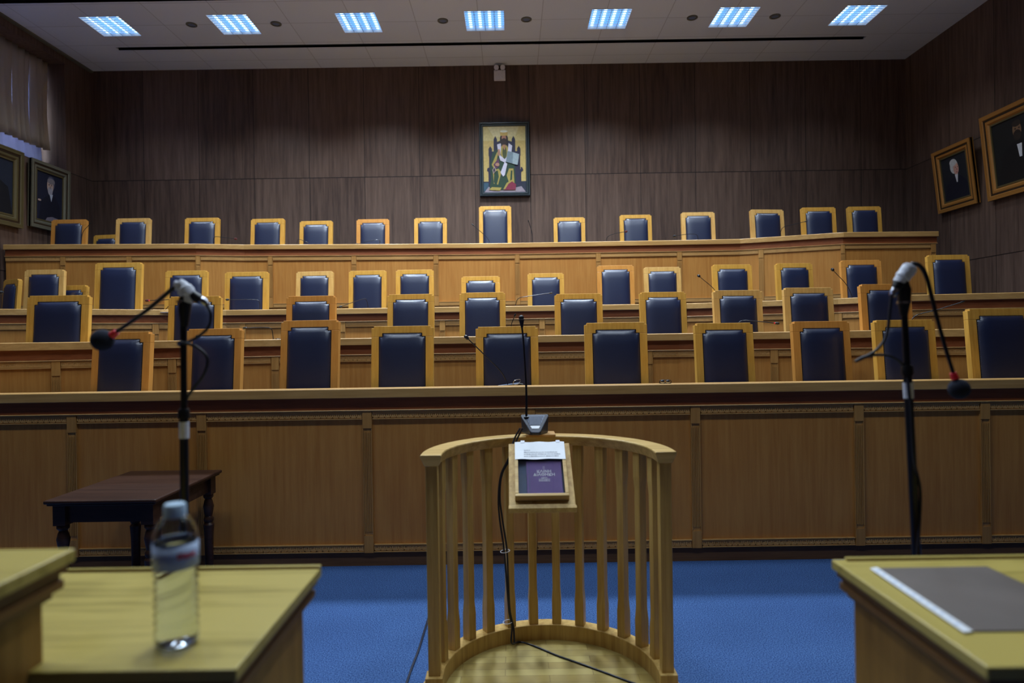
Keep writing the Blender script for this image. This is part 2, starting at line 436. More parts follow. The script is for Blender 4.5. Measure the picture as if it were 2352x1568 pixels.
dr = [(9.40, 9.76, 0.0, 'beige drape nearest the camera at the high left window'),
      (9.81, 10.13, 1.0, 'beige drape in the middle of the visible left window'),
      (10.18, 10.51, 2.0, 'beige drape closest to the bright window edge and wooden reveal')]
for y0, y1, ph, lb in dr:
    tag(curtain('drape', y0, y1, 4.79, HEAD + 0.01, XL - 0.27, 0.042, 0.135, M['drape'], lb, ph, edge=0.05), lb, 'curtain', 'beige drapes at the left window')

# ------------------------------------------------------------------ ceiling lamps
ords = ['first', 'second', 'third', 'fourth', 'fifth', 'sixth', 'seventh', 'eighth', 'ninth', 'tenth', 'eleventh', 'twelfth', 'thirteenth', 'fourteenth', 'fifteenth', 'sixteenth']
lampname = ['leftmost', 'second from left', 'third from left', 'middle', 'third from right', 'second from right', 'rightmost']
def ceiling_lamp(X, Y, label, power, vis, spread=112):
    t = thing('ceiling_light', label, 'ceiling light', (X, Y, ZC), group='square louvred ceiling lights')
    h = MB(); e = 0.29; d = 0.30
    h.box(-e, e, -d, d, 0.095, 0.10)
    for a in (-1, 1):
        h.box(a * e - 0.004, a * e + 0.004, -d, d, -0.004, 0.10); h.box(-e, e, a * d - 0.004, a * d + 0.004, -0.004, 0.10)
    h.obj('housing', M['whitebox'], t)
    MB().box(-e + 0.006, e - 0.006, -d + 0.006, d - 0.006, 0.085, 0.09).obj('glow_backing', M['panel_emit'], t)
    for k in range(4):
        x = -0.2175 + 0.145 * k
        MB().tube([(x, -d + 0.02, 0.055), (x, d - 0.02, 0.055)], 0.021, 10).obj('lamp_tube', M['tube_emit'], t, smooth=True)
    lv = MB()
    if vis:
        for k in range(1, 4): lv.box(-e + 0.145 * k - 0.0035, -e + 0.145 * k + 0.0035, -d, d, 0.0, 0.035)
        for k in range(1, 9): lv.box(-e, e, -d + 0.0667 * k - 0.0012, -d + 0.0667 * k + 0.0012, 0.004, 0.022)
        lv.obj('louvre', M['blade'], t)
    L = bpy.data.lights.new('lamp', 'AREA'); L.shape = 'RECTANGLE'; L.size = 0.5; L.size_y = 0.5
    L.energy = power; L.color = LIGHT_COL; L.spread = math.radians(spread)
    lo = bpy.data.objects.new('lamp', L); COL.objects.link(lo); lo.parent = t; lo.location = (0, 0, -0.006)
for Y in lamp_rows:
    for i, X in enumerate(lamp_x):
        fall = ([0.32, 0.75, 1.15, 1.3, 1.1, 0.6, 0.25] if Y > 9 else [0.15, 0.65, 1.15, 1.45, 1.15, 0.5, 0.10])[i]
        vis = Y > 9  # rows nearer the camera are out of view, added to light the room
        lb = ('lit square ceiling light, %s in the row of seven' % lampname[i]) if vis else 'added unseen ceiling light, %s in the %s row before the visible one' % (lampname[i], {7.2: 'next', 4.8: 'second', 2.4: 'third'}[Y])
        ceiling_lamp(X, Y, lb, PANEL_W * ROWS_W[Y] * fall, vis, 112 if vis else (128 if Y > 7 else 160))

# small round ceiling spots
for i, (px, py) in enumerate([(440, 56), (634, 54), (1017, 47), (1209, 44), (1590, 40), (1780, 37)]):
    p = atZ(px, py, ZC)
    nm = ['between the first and second square lights', 'between the second and third square lights', 'between the third and middle square lights',
          'just right of the middle square light', 'left of the sixth square light', 'between the last two square lights'][i]
    t = thing('ceiling_spot', 'small round recessed ceiling spot ' + nm, 'ceiling spot', p, group='round ceiling spots')
    MB().lathe([(0.078, -0.001), (0.078, -0.012), (0.055, -0.014), (0.052, -0.001)], seg=24).obj('ring', M['frame_grey'], t, smooth=True)
    MB().lathe([(0.051, -0.001), (0.051, -0.006), (0.02, -0.004)], seg=24).obj('lens', M['grey'], t, smooth=True)

# ------------------------------------------------------------------ benches
class Path:
    def __init__(s, pts):
        s.p = [Vector((x, y)) for x, y in pts]
        s.s = [0]
        for a, b in zip(s.p, s.p[1:]): s.s.append(s.s[-1] + (b - a).length)
        s.L = s.s[-1]
        dirs = [(b - a).normalized() for a, b in zip(s.p, s.p[1:])]
        s.d = dirs; s.n = []
        for i in range(len(s.p)):
            if i == 0: nn = Vector((-dirs[0].y, dirs[0].x)); s.n.append(nn)
            elif i == len(s.p) - 1: nn = Vector((-dirs[-1].y, dirs[-1].x)); s.n.append(nn)
            else:
                n1 = Vector((-dirs[i - 1].y, dirs[i - 1].x)); n2 = Vector((-dirs[i].y, dirs[i].x))
                m = (n1 + n2).normalized(); s.n.append(m / m.dot(n1))
    def at(s, t, off):
        for i in range(len(s.p) - 1):
            if t <= s.s[i + 1] + 1e-9 or i == len(s.p) - 2:
                if abs(t - s.s[i]) < 1e-6: return s.p[i] + s.n[i] * off
                if abs(t - s.s[i + 1]) < 1e-6: return s.p[i + 1] + s.n[i + 1] * off
                n = Vector((-s.d[i].y, s.d[i].x))
                return s.p[i] + s.d[i] * (t - s.s[i]) + n * off
    def ts(s, a, b):
        return [a] + [q for q in s.s if a + 1e-4 < q < b - 1e-4] + [b]
    def s_at_px(s, px, py=784):
        d = ray(px, py); d = Vector((d.x, d.y))
        best = None
        for i in range(len(s.p) - 1):
            a = s.p[i]; e = s.p[i + 1] - a
            den = d.x * e.y - d.y * e.x
            if abs(den) < 1e-9: continue
            u = (a.x * d.y - a.y * d.x) / den   # a + e*u parallel to d
            if -0.0001 <= u <= 1.0001: best = s.s[i] + u * e.length; break
        return best
    def y_at_x(s, x):
        for a, b in zip(s.p, s.p[1:]):
            if a.x <= x <= b.x: return a.y + (b.y - a.y) * (x - a.x) / (b.x - a.x)
        return s.p[0].y if x < s.p[0].x else s.p[-1].y
    def band(s, mb, t0, t1, prof, mi=0):
        """prof: closed list of (offset, z)"""
        ts = s.ts(t0, t1); n = len(prof); vs = []; fs = []
        for t in ts:
            for off, z in prof:
                q = s.at(t, off); vs.append((q.x, q.y, z))
        for i in range(len(ts) - 1):
            for k in range(n):
                fs.append((i * n + k, i * n + (k + 1) % n, (i + 1) * n + (k + 1) % n, (i + 1) * n + k))
        fs += [tuple(range(n)), tuple(reversed(range((len(ts) - 1) * n, len(ts) * n)))]
        mb.add(vs, fs, mi)
def R4(o0, o1, z0, z1): return [(o0, z0), (o1, z0), (o1, z1), (o0, z1)]
# key pattern: strokes on a 6-wide cell, 5 high
KEY = [(0, 0, 1, 5), (1, 4, 5, 5), (4, 1, 5, 4), (2, 1, 4, 2), (2, 2, 3, 3), (0, 0, 6, 0.9)]
def meander(path, mb, t0, t1, z0, z1, off, detail=True):
    path.band(mb, t0, t1, R4(off, off + 0.02, z0, z1))
    h = z1 - z0
    path.band(mb, t0, t1, R4(off - 0.008, off + 0.001, z1 - h * 0.1, z1))
    path.band(mb, t0, t1, R4(off - 0.008, off + 0.001, z0, z0 + h * 0.1))
    kh = h * 0.62; cell = kh / 5
    n = max(1, int((t1 - t0) / (cell * 6))); cw = (t1 - t0) / n / 6
    zb = z0 + h * 0.19
    for i in range(n):
        for a, b, c, d in KEY:
            path.band(mb, t0 + (i * 6 + a) * cw, t0 + (i * 6 + c) * cw, R4(off - 0.0035, off + 0.001, zb + b * cell, zb + d * cell))
def bench(name, label, pts, ztop, zfloor, pil_px, py, t_ends=None, depth=0.55, low=None, keys=True):
    P = Path(pts)
    t = thing(name, label, 'bench', (0, pts[0][1], zfloor))
    org = t.location
    def ob(mb, n, m, **k): return mb.obj(n, m, t, origin=org, **k)
    a, b = (0, P.L)
    mb = MB(); P.band(mb, a, b, [(0.0, ztop - 0.066), (0.0, ztop - 0.006), (0.006, ztop), (0.10, ztop), (0.104, ztop - 0.035), (depth, ztop - 0.035), (depth, ztop - 0.06), (0.06, ztop - 0.06), (0.06, ztop - 0.07), (0.004, ztop - 0.07)])
    ob(mb, 'worktop', M['oak_x'])
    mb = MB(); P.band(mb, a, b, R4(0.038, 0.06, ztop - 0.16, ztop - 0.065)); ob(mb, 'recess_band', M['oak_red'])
    mb = MB(); P.band(mb, a, b, [(0.024, ztop - 0.168), (0.020, ztop - 0.163), (0.024, ztop - 0.158), (0.06, ztop - 0.158), (0.06, ztop - 0.168)]); ob(mb, 'bead', M['oak_strip'])
    sp = sorted(x for x in (P.s_at_px(px, py) for px in pil_px) if x is not None)
    hw = 0.034
    zt = ztop - 0.168
    zb = zfloor + 0.10 if low is None else low
    edges = [a] + sp + [b]
    for q in sp:
        mb = MB(); q0, q1 = q - hw, q + hw
        P.band(mb, q0, q1, R4(0.028, 0.075, zt - 0.125, zt))
        P.band(mb, q0, q1, R4(0.028, 0.075, zb, zb + 0.125))
        P.band(mb, q0, q1, R4(0.036, 0.075, zb + 0.125, zt - 0.125))
        for k in range(5):
            c = q0 + 0.010 + k * 0.012
            P.band(mb, c, c + 0.006, R4(0.030, 0.037, zb + 0.155, zt - 0.155))
        P.band(mb, q0, q0 + 0.005, R4(0.029, 0.037, zb + 0.128, zt - 0.128)); P.band(mb, q1 - 0.005, q1, R4(0.029, 0.037, zb + 0.128, zt - 0.128))
        ob(mb, 'pilaster', M['oak_pil'])
    for i in range(len(edges) - 1):
        e0 = edges[i] + (hw if i else 0); e1 = edges[i + 1] - (hw if i < len(edges) - 2 else 0)
        if e1 - e0 < 0.05: continue
        mb = MB(); P.band(mb, e0, e1, R4(0.050, 0.070, zb, zt)); 
        ob(mb, 'panel', M['oak'])
        mb = MB(); meander(P, mb, e0 + 0.004, e1 - 0.004, zt - 0.060, zt - 0.003, 0.038); ob(mb, 'meander_strip', M['oak_strip'])
        if low is not None or zfloor < 0.1:
            mb = MB(); meander(P, mb, e0 + 0.004, e1 - 0.004, zb + 0.003, zb + 0.060, 0.038); ob(mb, 'meander_strip', M['oak_strip'])
    mb = MB(); P.band(mb, a, b, R4(0.046, 0.070, zfloor, zb)); ob(mb, 'plinth', M['plinth'] if zfloor < 0.1 else M['oak'])
    return P
def poly_from_px(lst, h):
    """lst of (px, py, Y or None); gives plan points; height h above eye when Y None"""
    out = []
    for px, py, Y in lst:
        if Y is None:
            p = atZ(px, py, CAMZ + h)
        else: p = atY(px, py, Y)
        out.append((p.x, p.y))
    return out
EPS = 0.02
# bench 1 (front)
Z1 = atY(1177, 887, 4.75).z
b1pts = [(XL + EPS, 4.75), (XR - EPS, 4.75)]
P1 = bench('judges_bench', 'long front oak bench standing on the blue carpet behind the railed stand', b1pts, Z1, 0.0,
           [160, 460, 843, 1221, 1602, 1980, 2272], 1100, depth=0.5)
# bench 2
Z2 = CAMZ + 0.032
b2 = [(atY(-150, 787, 5.42).x, 5.42), (atY(380, 784, 5.9).x, 5.9), (atY(700, 780, 6.3).x, 6.3), (atY(1560, 767, 6.3).x, 6.3), (atY(1960, 758, 5.95).x, 5.95), (atY(2500, 750, 5.42).x, 5.42)]
P2 = bench('judges_bench', 'second oak bench from the front, its top at eye level', b2, Z2, 0.54, [125, 394, 632, 919, 1206, 1493, 1780, 2060], 840, depth=0.5)
# bench 3
h3 = 76 / F * 8.2
b3 = poly_from_px([(-60, 709.5, 7.1), (210, 709.5, None), (519, 711.5, None), (774, 709, 8.2), (1578, 697, 8.2), (1925, 685, None), (2094, 677, None), (2420, 670, 6.85)], h3)
Z3 = CAMZ + h3
P3 = bench('judges_bench', 'third oak bench from the front, just below the tall top bench', b3, Z3, 0.93, [180, 357, 555, 785, 1015, 1245, 1475, 1700, 1925], 730, depth=0.5)
# bench 4
h4 = 220.5 / F * 9.7
b4 = [(XL + 0.06, 9.13)] + poly_from_px([(449, 559.4, None), (560, 561.5, None), (859, 559.5, 9.6), (1150, 559, 9.7), (1540, 551.5, 9.66), (1700, 548.5, None), (1938, 533, None), (2156, 531, None)], h4)
Z4 = CAMZ + h4
P4 = bench('judges_bench', 'tall top oak bench at the back before the dark panelled wall', b4, Z4, 1.31, [141, 294, 453, 619, 812, 1001, 1188, 1375, 1562, 1748, 1938, 2148], 600, depth=0.5, low=2.16)
# tiers of floor
def tier(P, z, off=0.08, xr=None):
    pts = [P.at(q, off) for q in P.s]
    poly = [(p.x, p.y) for p in pts]
    xl, xr2 = XL, (XR if xr is None else xr)
    poly = [(min(max(x, xl), xr2), y) for x, y in poly]
    poly = [(xl, poly[0][1])] + poly + [(xr2, poly[-1][1]), (xr2, YB), (xl, YB)]
    q = []
    for p in poly:
        if not q or (Vector(p) - Vector(q[-1])).length > 1e-3: q.append(p)
    struct(MB().zprism(q, 0.0, z).obj('floor', M['carpet']))
tier(P1, 0.54); tier(P2, 0.93); tier(P3, 1.31); tier(P4, 2.28, xr=b4[-1][0])

# ------------------------------------------------------------------ chairs
def cushion(W, H, n, r, bulge):
    """padded leather panel with notched top corners; local X centred, Z from 0 to H, facing -Y"""
    def lines(a, b, nn):
        e = [0, .004, .010, .02, .034, .05]
        L = [a + v for v in e] + [b - v for v in reversed(e)]
        m = 7
        L += [a + 0.05 + (b - a - 0.1) * k / m for k in range(1, m)]
        L += [a + nn, b - nn]
        return sorted(set(round(v, 5) for v in L))
    X = lines(-W / 2, W / 2, n); Z = lines(0, H, n)
    mb = MB(); idx = {}; vs = []; fs = []
    def depth(x, z):
        d = min(x + W / 2, W / 2 - x, z + 0.05, H - z)
        cx = W / 2 - n; cz = H - n
        ax = abs(x)
        if ax >= cx - 1e-6 and z >= cz - 1e-6: dd = 0
        else:
            dd = math.hypot(max(cx - ax, 0), max(cz - z, 0)) if True else 9
        d = min(d, dd)
        q = min(max(d / r, 0), 1)
        return bulge * math.sqrt(max(0, 1 - (1 - q) ** 2)) + 0.006 * (1 - (2 * x / W) ** 2) * math.sin(math.pi * min(1, max(0, z / H)))* (q)
    for i, x in enumerate(X):
        for j, z in enumerate(Z):
            idx[i, j] = len(vs); vs.append((x, -depth(x, z), z))
    for i in range(len(X) - 1):
        for j in range(len(Z) - 1):
            xm = (X[i] + X[i + 1]) / 2; zm = (Z[j] + Z[j + 1]) / 2
            if abs(xm) > W / 2 - n and zm > H - n: continue
            fs.append((idx[i, j], idx[i + 1, j], idx[i + 1, j + 1], idx[i, j + 1]))
    used = sorted({k for f in fs for k in f}); mp = {k: i for i, k in enumerate(used)}
    mb.add([vs[k] for k in used], [tuple(mp[k] for k in f) for f in fs])
    return mb
def make_chair(X, Y, ztop, zfl, W, yaw, wood_m, nails, label, group):
    H = ztop - zfl
    t = thing('judge_chair', label, 'chair', (X, Y, zfl), yaw, group=group)
    tilt = Matrix.Translation((0, 0, H)) @ Matrix.Rotation(math.radians(-5), 4, 'X') @ Matrix.Translation((0, 0, -H))
    bh = min(0.80, H - 0.35)
    z0 = H - bh; w2 = W / 2; st = 0.064 * W / 0.52; tp = 0.060; nt = 0.020; nh = 0.016
    # frame: outline with stepped shoulders and a notched opening
    n = 0.028
    iw = w2 - st; it = H - tp; ib = z0 + 0.05
    def tr(mb): mb.v = [tuple(tilt @ Vector(v)) for v in mb.v]; return mb
    mb = MB()
    y0, y1 = -0.022, 0.028
    mb.prism([(-w2, z0), (-iw, z0), (-iw, it - n), (-w2, it - n)], y0, y1)
    mb.prism([(iw, z0), (w2, z0), (w2, it - n), (iw, it - n)], y0, y1)
    mb.prism([(-w2, it - n), (-iw + n, it - n), (-iw + n, it), (iw - n, it), (iw - n, it - n), (w2, it - n), (w2, H - nh), (w2 - nt, H - nh), (w2 - nt, H), (-w2 + nt, H), (-w2 + nt, H - nh), (-w2, H - nh)], y0, y1)
    mb.prism([(-iw, z0), (iw, z0), (iw, ib), (-iw, ib)], y0, y1)
    tr(mb).obj('back_frame', wood_m, t, bevel=0.003)
    c = cushion(2 * iw, it - ib, n, 0.075, 0.048)
    c.v = [(x, y - 0.010, z + ib) for x, y, z in c.v]
    tr(c).obj('back_cushion', M['leather'], t, smooth=True, angle=180)
    mb = MB().prism([(-iw, ib), (iw, ib), (iw, it - n), (iw - n, it - n), (iw - n, it), (-iw + n, it), (-iw + n, it - n), (-iw, it - n)], -0.008, 0.02)
    tr(mb).obj('back_board', M['trimd'], t)
    # nail trim along the cushion edge
    mb = MB()
    path = [(-iw, ib), (-iw, it - n), (-iw + n, it - n), (-iw + n, it), (iw - n, it), (iw - n, it - n), (iw, it - n), (iw, ib)]
    step = 0.0155 if nails else 0.03
    g = 0.0058
    for (ax, az), (bx, bz) in zip(path, path[1:]):
        L = math.hypot(bx - ax, bz - az); k = max(1, int(L / step))
        dx, dz = (bx - ax) / L, (bz - az) / L
        ox, oz = dz * g, -dx * g     # towards the inside
        # dark gimp strip
        q = [(ax, az), (bx, bz), (bx + ox * 2, bz + oz * 2), (ax + ox * 2, az + oz * 2)]
        if dx < 0 or dz < 0: pass
        mb.prism(q, -0.024, -0.009, 0)
        for i in range(k):
            u = (i + 0.5) / k
            cx, cz = ax + (bx - ax) * u + ox, az + (bz - az) * u + oz
            rr = 0.0052 if nails else 0.006
            mb.add([(cx - rr, -0.024, cz), (cx, -0.024, cz - rr), (cx + rr, -0.024, cz), (cx, -0.024, cz + rr), (cx, -0.030, cz)],
                   [(0, 1, 4), (1, 2, 4), (2, 3, 4), (3, 0, 4)], 1)
    tr(mb).obj('nail_trim', [M['trimd'], M['nail']], t)
    # seat, pedestal
    sh = min(0.47, z0 + 0.02)
    MB().box(-w2 + 0.03, w2 - 0.03, -0.36, 0.0, sh - 0.10, sh).obj('seat', M['leather'], t, bevel=0.03, seg=3)
    MB().lathe([(0.03, 0.08), (0.03, sh - 0.10)], 0, -0.2, 12).obj('pedestal', M['blackm'], t, smooth=True)
    for k in range(5):
        a = 2 * math.pi * k / 5 + 0.3
        p0 = Vector((0, -0.2, 0.10)); p1 = Vector((0.27 * math.cos(a), -0.2 + 0.27 * math.sin(a), 0.035))
        MB().tube([p0, p1], [0.022, 0.014], 8).obj('leg', M['blackm'], t, smooth=True)
    for s in (-1, 1):
        mb = MB().tube([(s * (w2 - 0.02), -0.02, z0 + 0.2 if z0 > .5 else 0.66), (s * (w2 - 0.04), -0.27, 0.64), (s * (w2 - 0.04), -0.30, 0.62), (s * (w2 - 0.04), -0.30, sh - 0.03)], 0.018, 8)
        mb.obj('armrest', wood_m, t, smooth=True)
    return t
rows = {
 4: (P4, 10.35, 2.28, 'back row by the dark wall', 'chairs behind the top bench',
     [(161, 505, 82, 0), (247, 540, 66, 8), (308, 502, 80, 0), (466, 501, 80, 0), (616, 503, 79, 2), (727, 508, 77, 2), (857, 504, 76, 0), (989, 501, 76, 0), (1137, 474, 75, 0),
      (1307, 500, 73, 0), (1459, 494, 74, 0), (1602, 488, 78, 0), (1760, 482, 81, -6), (1878, 477, 80, 0), (1983, 475, 78, 0)]),
 3: (P3, 8.95, 1.31, 'row just below the top bench', 'chairs behind the third bench',
     [(30, 642, 60, 25), (105, 620, 92, 0), (172, 656, 72, 12), (275, 604, 109, 0), (430, 622, 98, 0), (568, 625, 101, 0), (724, 624, 88, 4), (845, 622, 88, 2), (953, 620, 88, 0), (1104, 635, 90, 0),
      (1253, 628, 85, 0), (1413, 610, 86, 0), (1520, 614, 86, 0), (1680, 608, 93, -3), (1822, 605, 88, -4), (1975, 598, 94, 0), (2175, 586, 98, 0)]),
 2: (P2, 6.95, 0.93, 'second row from the front', 'chairs behind the second bench',
     [(138, 679, 144, 0), (450, 681, 122, 0), (716, 680, 116, 3), (944, 676, 109, 3), (1108, 672, 107, 2), (1328, 675, 111, 0), (1521, 671, 109, -3), (1692, 667, 116, -4), (1854, 661, 117, -3), (2030, 653, 124, -5)]),
 1: (P1, 5.5, 0.54, 'front row', 'chairs behind the front bench',
     [(284, 763, 148, 8), (495, 755, 138, 8), (714, 736, 140, 7), (925, 749, 144, 2), (1164, 750, 145, 0), (1413, 741, 145, 0), (1660, 742, 139, -5), (1882, 738, 140, -6), (2073, 735, 150, -6), (2293, 709, 168, -6)]),
}
CH = {}
for r, (P, Yb, zf, rn, grp, lst) in rows.items():
    for i, (px, py, wpx, yaw) in enumerate(lst):
        Y = Yb
        for _ in range(3):
            x = atY(px, py, Y).x
            yd = P.y_at_x(x)
            Y = max(0.525 * F / wpx, yd + 0.62)
            Y = min(Y, yd + (0.95 if r != 3 else 1.0))
            if r == 4: Y = min(Y, 10.7)
        p = atY(px, py, Y)
        W = wpx * Y / F * 0.985
        z = p.z
        tone = random.choice(['chair', 'chair', 'chair_b', 'chair_c']) if r > 1 else ['chair_b', 'chair_b', 'chair_b', 'chair', 'chair', 'chair', 'chair', 'chair_b', 'chair', 'chair'][i]
        n = len(lst)
        pos = (ords[i] + ' from the left') if i < (n + 1) // 2 else (ords[n - 1 - i] + ' from the right')
        pos = pos.replace('first from the left', 'leftmost').replace('first from the right', 'rightmost')
        lb = 'wood-framed blue leather chair, %s in the %s' % (pos, rn)
        if r == 4 and i == 8: lb = 'tallest blue leather chair in the back row, directly beneath the icon'
        if r == 4 and i == 1: lb = 'low half-hidden chair, second from the left in the back row'
        if r == 3 and i == 9: lb = 'lowest chair in the row just below the top bench, near its middle'
        if r == 3 and i == 3: lb = 'tall wide chair, fourth from the left in the row just below the top bench'
        if r == 1 and i == 2: lb = 'front row chair with redder wooden frame, third from the left'
        CH[r, i] = make_chair(p.x, Y, z, zf, W, math.radians(-yaw), M[tone], r <= 2, lb, grp)

# ------------------------------------------------------------------ desk microphones
def catmull(pts, n=8):
    pts = [Vector(p) for p in pts]
    if len(pts) < 3: return pts
    P = [pts[0] * 2 - pts[1]] + pts + [pts[-1] * 2 - pts[-2]]
    out = []
    for i in range(1, len(P) - 2):
        for k in range(n):
            t = k / n; a, b, c, d = P[i - 1], P[i], P[i + 1], P[i + 2]
            out.append(0.5 * ((2 * b) + (c - a) * t + (2 * a - 5 * b + 4 * c - d) * t * t + (3 * b - a - 3 * c + d) * t ** 3))
    out.append(pts[-1]); return out
def desk_mic(P, ztop, neck, label, r=1, head=0.010, headcol='black', ring=False, back=0.24, base=True, bw=0.07):
    ztop = ztop - 0.034
    """neck: px list from the base to the tip"""
    px, py = neck[0]
    Y = 5.0
    for _ in range(3):
        x = atY(px, py, Y).x; Y = P.y_at_x(x) + back
    b = Vector((atY(px, py, Y).x, Y, ztop))
    t = thing('desk_microphone', label, 'microphone', b, group='gooseneck microphones on the benches')
    if base:
        mb = MB().prism([(-bw, 0.0), (bw, 0.0), (bw, 0.034), (bw * 0.75, 0.042), (-bw * 0.8, 0.016), (-bw, 0.008)], -0.05, 0.05)
        mb.obj('base', M['black'], t, bevel=0.004)
        MB().prism([(-bw * .7, 0.0215), (bw * .7, 0.0405), (bw * .7, 0.0425), (-bw * .7, 0.0235)], -0.045, 0.045).obj('keypad', M['grey'], t)
    pts = [Vector((0.0, 0, 0.02))]
    for i, (a, c) in enumerate(neck[1:]):
        q = atY(a, c, Y - 0.02 * (i + 1)); pts.append(q - b)
    cv = catmull(pts)
    MB().tube(cv, 0.0042, 8).obj('gooseneck', M['blackm'], t, smooth=True)
    tip = cv[-1]; d = (cv[-1] - cv[-2]).normalized()
    if ring: MB().tube([tip - d * 0.010, tip + d * 0.002], 0.0075, 10).obj('ring', M['red'], t, smooth=True)
    MB().tube([tip, tip + d * 0.006, tip + d * 0.03, tip + d * 0.042], [0.006, head, head * 1.15, head * 0.5], 12).obj('microphone_head', M[headcol], t, smooth=True)
    return t
B1, B2, B3, B4 = (P1, Z1), (P2, Z2), (P3, Z3), (P4, Z4)
mics = [
 (B1, [(1168, 884), (1150, 852), (1110, 812), (1076, 779)], 'microphone on the front bench leaning left before the chair right of centre', dict(head=0.013, bw=0.115)),
 (B2, [(628, 777), (624, 757), (610, 752), (568, 753)], 'microphone on the second bench bent left, left of the redder front row chair', dict(head=0.009)),
 (B2, [(1172, 770), (1175, 745), (1181, 729)], 'short upright microphone on the second bench behind the railed stand microphone', dict(head=0.009, base=False)),
 (B2, [(1690, 762), (1700, 738), (1740, 738), (1780, 742)], 'red ringed microphone lying low over the second bench on the right', dict(head=0.012, ring=True)),
 (B2, [(2090, 752), (2100, 727), (2150, 712), (2205, 695)], 'thin microphone stretching up right beside the right pole stand', dict(head=0.007)),
 (B3, [(375, 708), (398, 690), (370, 689), (342, 690)], 'dark red tipped microphone on the third bench beside the left pole stand', dict(head=0.013, headcol='redmic', ring=True)),
 (B3, [(596, 708), (596, 695), (585, 688), (526, 688)], 'microphone on the third bench pointing left before the sixth chair', dict(head=0.013)),
 (B3, [(846, 706), (842, 690), (832, 687), (786, 703)], 'microphone on the third bench drooping left to touch the wood', dict(head=0.013)),
 (B3, [(1183, 700), (1190, 686), (1215, 680), (1262, 673)], 'microphone on the third bench stretched right across a chair back', dict(head=0.010)),
 (B3, [(1662, 694), (1640, 664), (1608, 636)], 'microphone on the third bench leaning up left, right of centre', dict(head=0.016)),
 (B3, [(1960, 683), (1945, 655), (1915, 622)], 'microphone leaning up left from the third bench near its right end', dict(head=0.016)),
 (B3, [(-20, 708), (-22, 685), (0, 673)], 'black microphone head at the far left edge of the third bench', dict(head=0.018)),
 (B4, [(490, 557), (492, 545), (512, 545), (538, 548)], 'microphone on the top bench pointing right from the fourth chair', dict(head=0.016, headcol='redmic')),
 (B4, [(681, 559), (684, 551), (690, 550), (702, 555)], 'small curled microphone on the top bench left of the sixth chair', dict(head=0.008)),
 (B4, [(868, 559), (872, 552), (850, 553), (822, 560)], 'low microphone on the top bench before the seventh chair', dict(head=0.013)),
 (B4, [(1128, 558), (1118, 545), (1088, 518)], 'thin microphone leaning left before the tallest chair', dict(head=0.008)),
 (B4, [(1224, 557), (1222, 535), (1215, 511)], 'thin upright microphone on the top bench right of the tallest chair', dict(head=0.007)),
 (B4, [(1393, 553), (1395, 545), (1410, 537), (1435, 532)], 'microphone on the top bench reaching right over a chair back', dict(head=0.016, headcol='redmic')),
 (B4, [(1604, 549), (1600, 539), (1575, 538), (1552, 542)], 'microphone on the top bench pointing left before the pale framed chair', dict(head=0.018)),
 (B4, [(1790, 545), (1797, 524), (1820, 516), (1848, 509)], 'thin microphone reaching right between the chairs at the right of the top bench', dict(head=0.008)),
 (B4, [(186, 563), (190, 535), (205, 516)], 'thin microphone beside the leftmost chair of the top bench', dict(head=0.008)),
]
for (P, zt), nk, lb, kw in mics: desk_mic(P, zt, nk, lb, **kw)
# little clip-like device on the front bench
p = atY(1528, 880, 4.80)
t = thing('eyeglasses', 'pair of folded glasses on the front bench right of centre', 'eyeglasses', (p.x, 4.80, Z1))
MB().tube(catmull([(-0.042, 0, 0.004), (-0.036, 0, 0.024), (0.0, 0, 0.026), (0.036, 0, 0.024), (0.042, 0, 0.004), (0.01, 0.01, 0.003), (-0.042, 0, 0.004)]), 0.0028, 8).obj('frame', M['black'], t, smooth=True)
for s in (-1, 1):
    MB().sphere((s * 0.02, -0.002, 0.0142), 0.013, 14, 8, sc3=(1.1, 0.2, 0.9)).obj('lens', M['chrome'], t, smooth=True)
# coiled ear loop beside the front microphone
p = atY(1187, 880, 4.84)
tag(MB().tube(catmull([(p.x - 0.03, 4.84, Z1 + 0.004), (p.x - 0.02, 4.84, Z1 + 0.034), (p.x + 0.015, 4.85, Z1 + 0.045), (p.x + 0.028, 4.85, Z1 + 0.036), (p.x + 0.01, 4.84, Z1 + 0.012), (p.x - 0.02, 4.84, Z1 + 0.004)]), 0.0022, 8)
    .obj('wire_loop', M['chrome'], origin=(p.x, 4.84, Z1), smooth=True), 'small silvery wire loop beside the front bench microphone', 'wire')
# papers on desks
for (P, zt, px, py, lb) in [(P3, Z3, 385, 707, 'white sheet of paper on the third bench left of the pole stand'), (P3, Z3, 590, 709, 'white sheet of paper under the microphone on the third bench'),
                            (P3, Z3, 1389, 698, 'scrap of white paper on the third bench right of centre')]:
    x = atY(px, py, P.y_at_x(0) + 0.2).x; yy = P.y_at_x(x) + 0.13
    x = atY(px, py, yy).x
    tag(MB().box(x - 0.08, x + 0.08, yy - 0.02, yy + 0.12, zt - 0.0345, zt - 0.031).obj('paper_sheet', M['white'], origin=(x, yy, zt)), lb, 'paper')

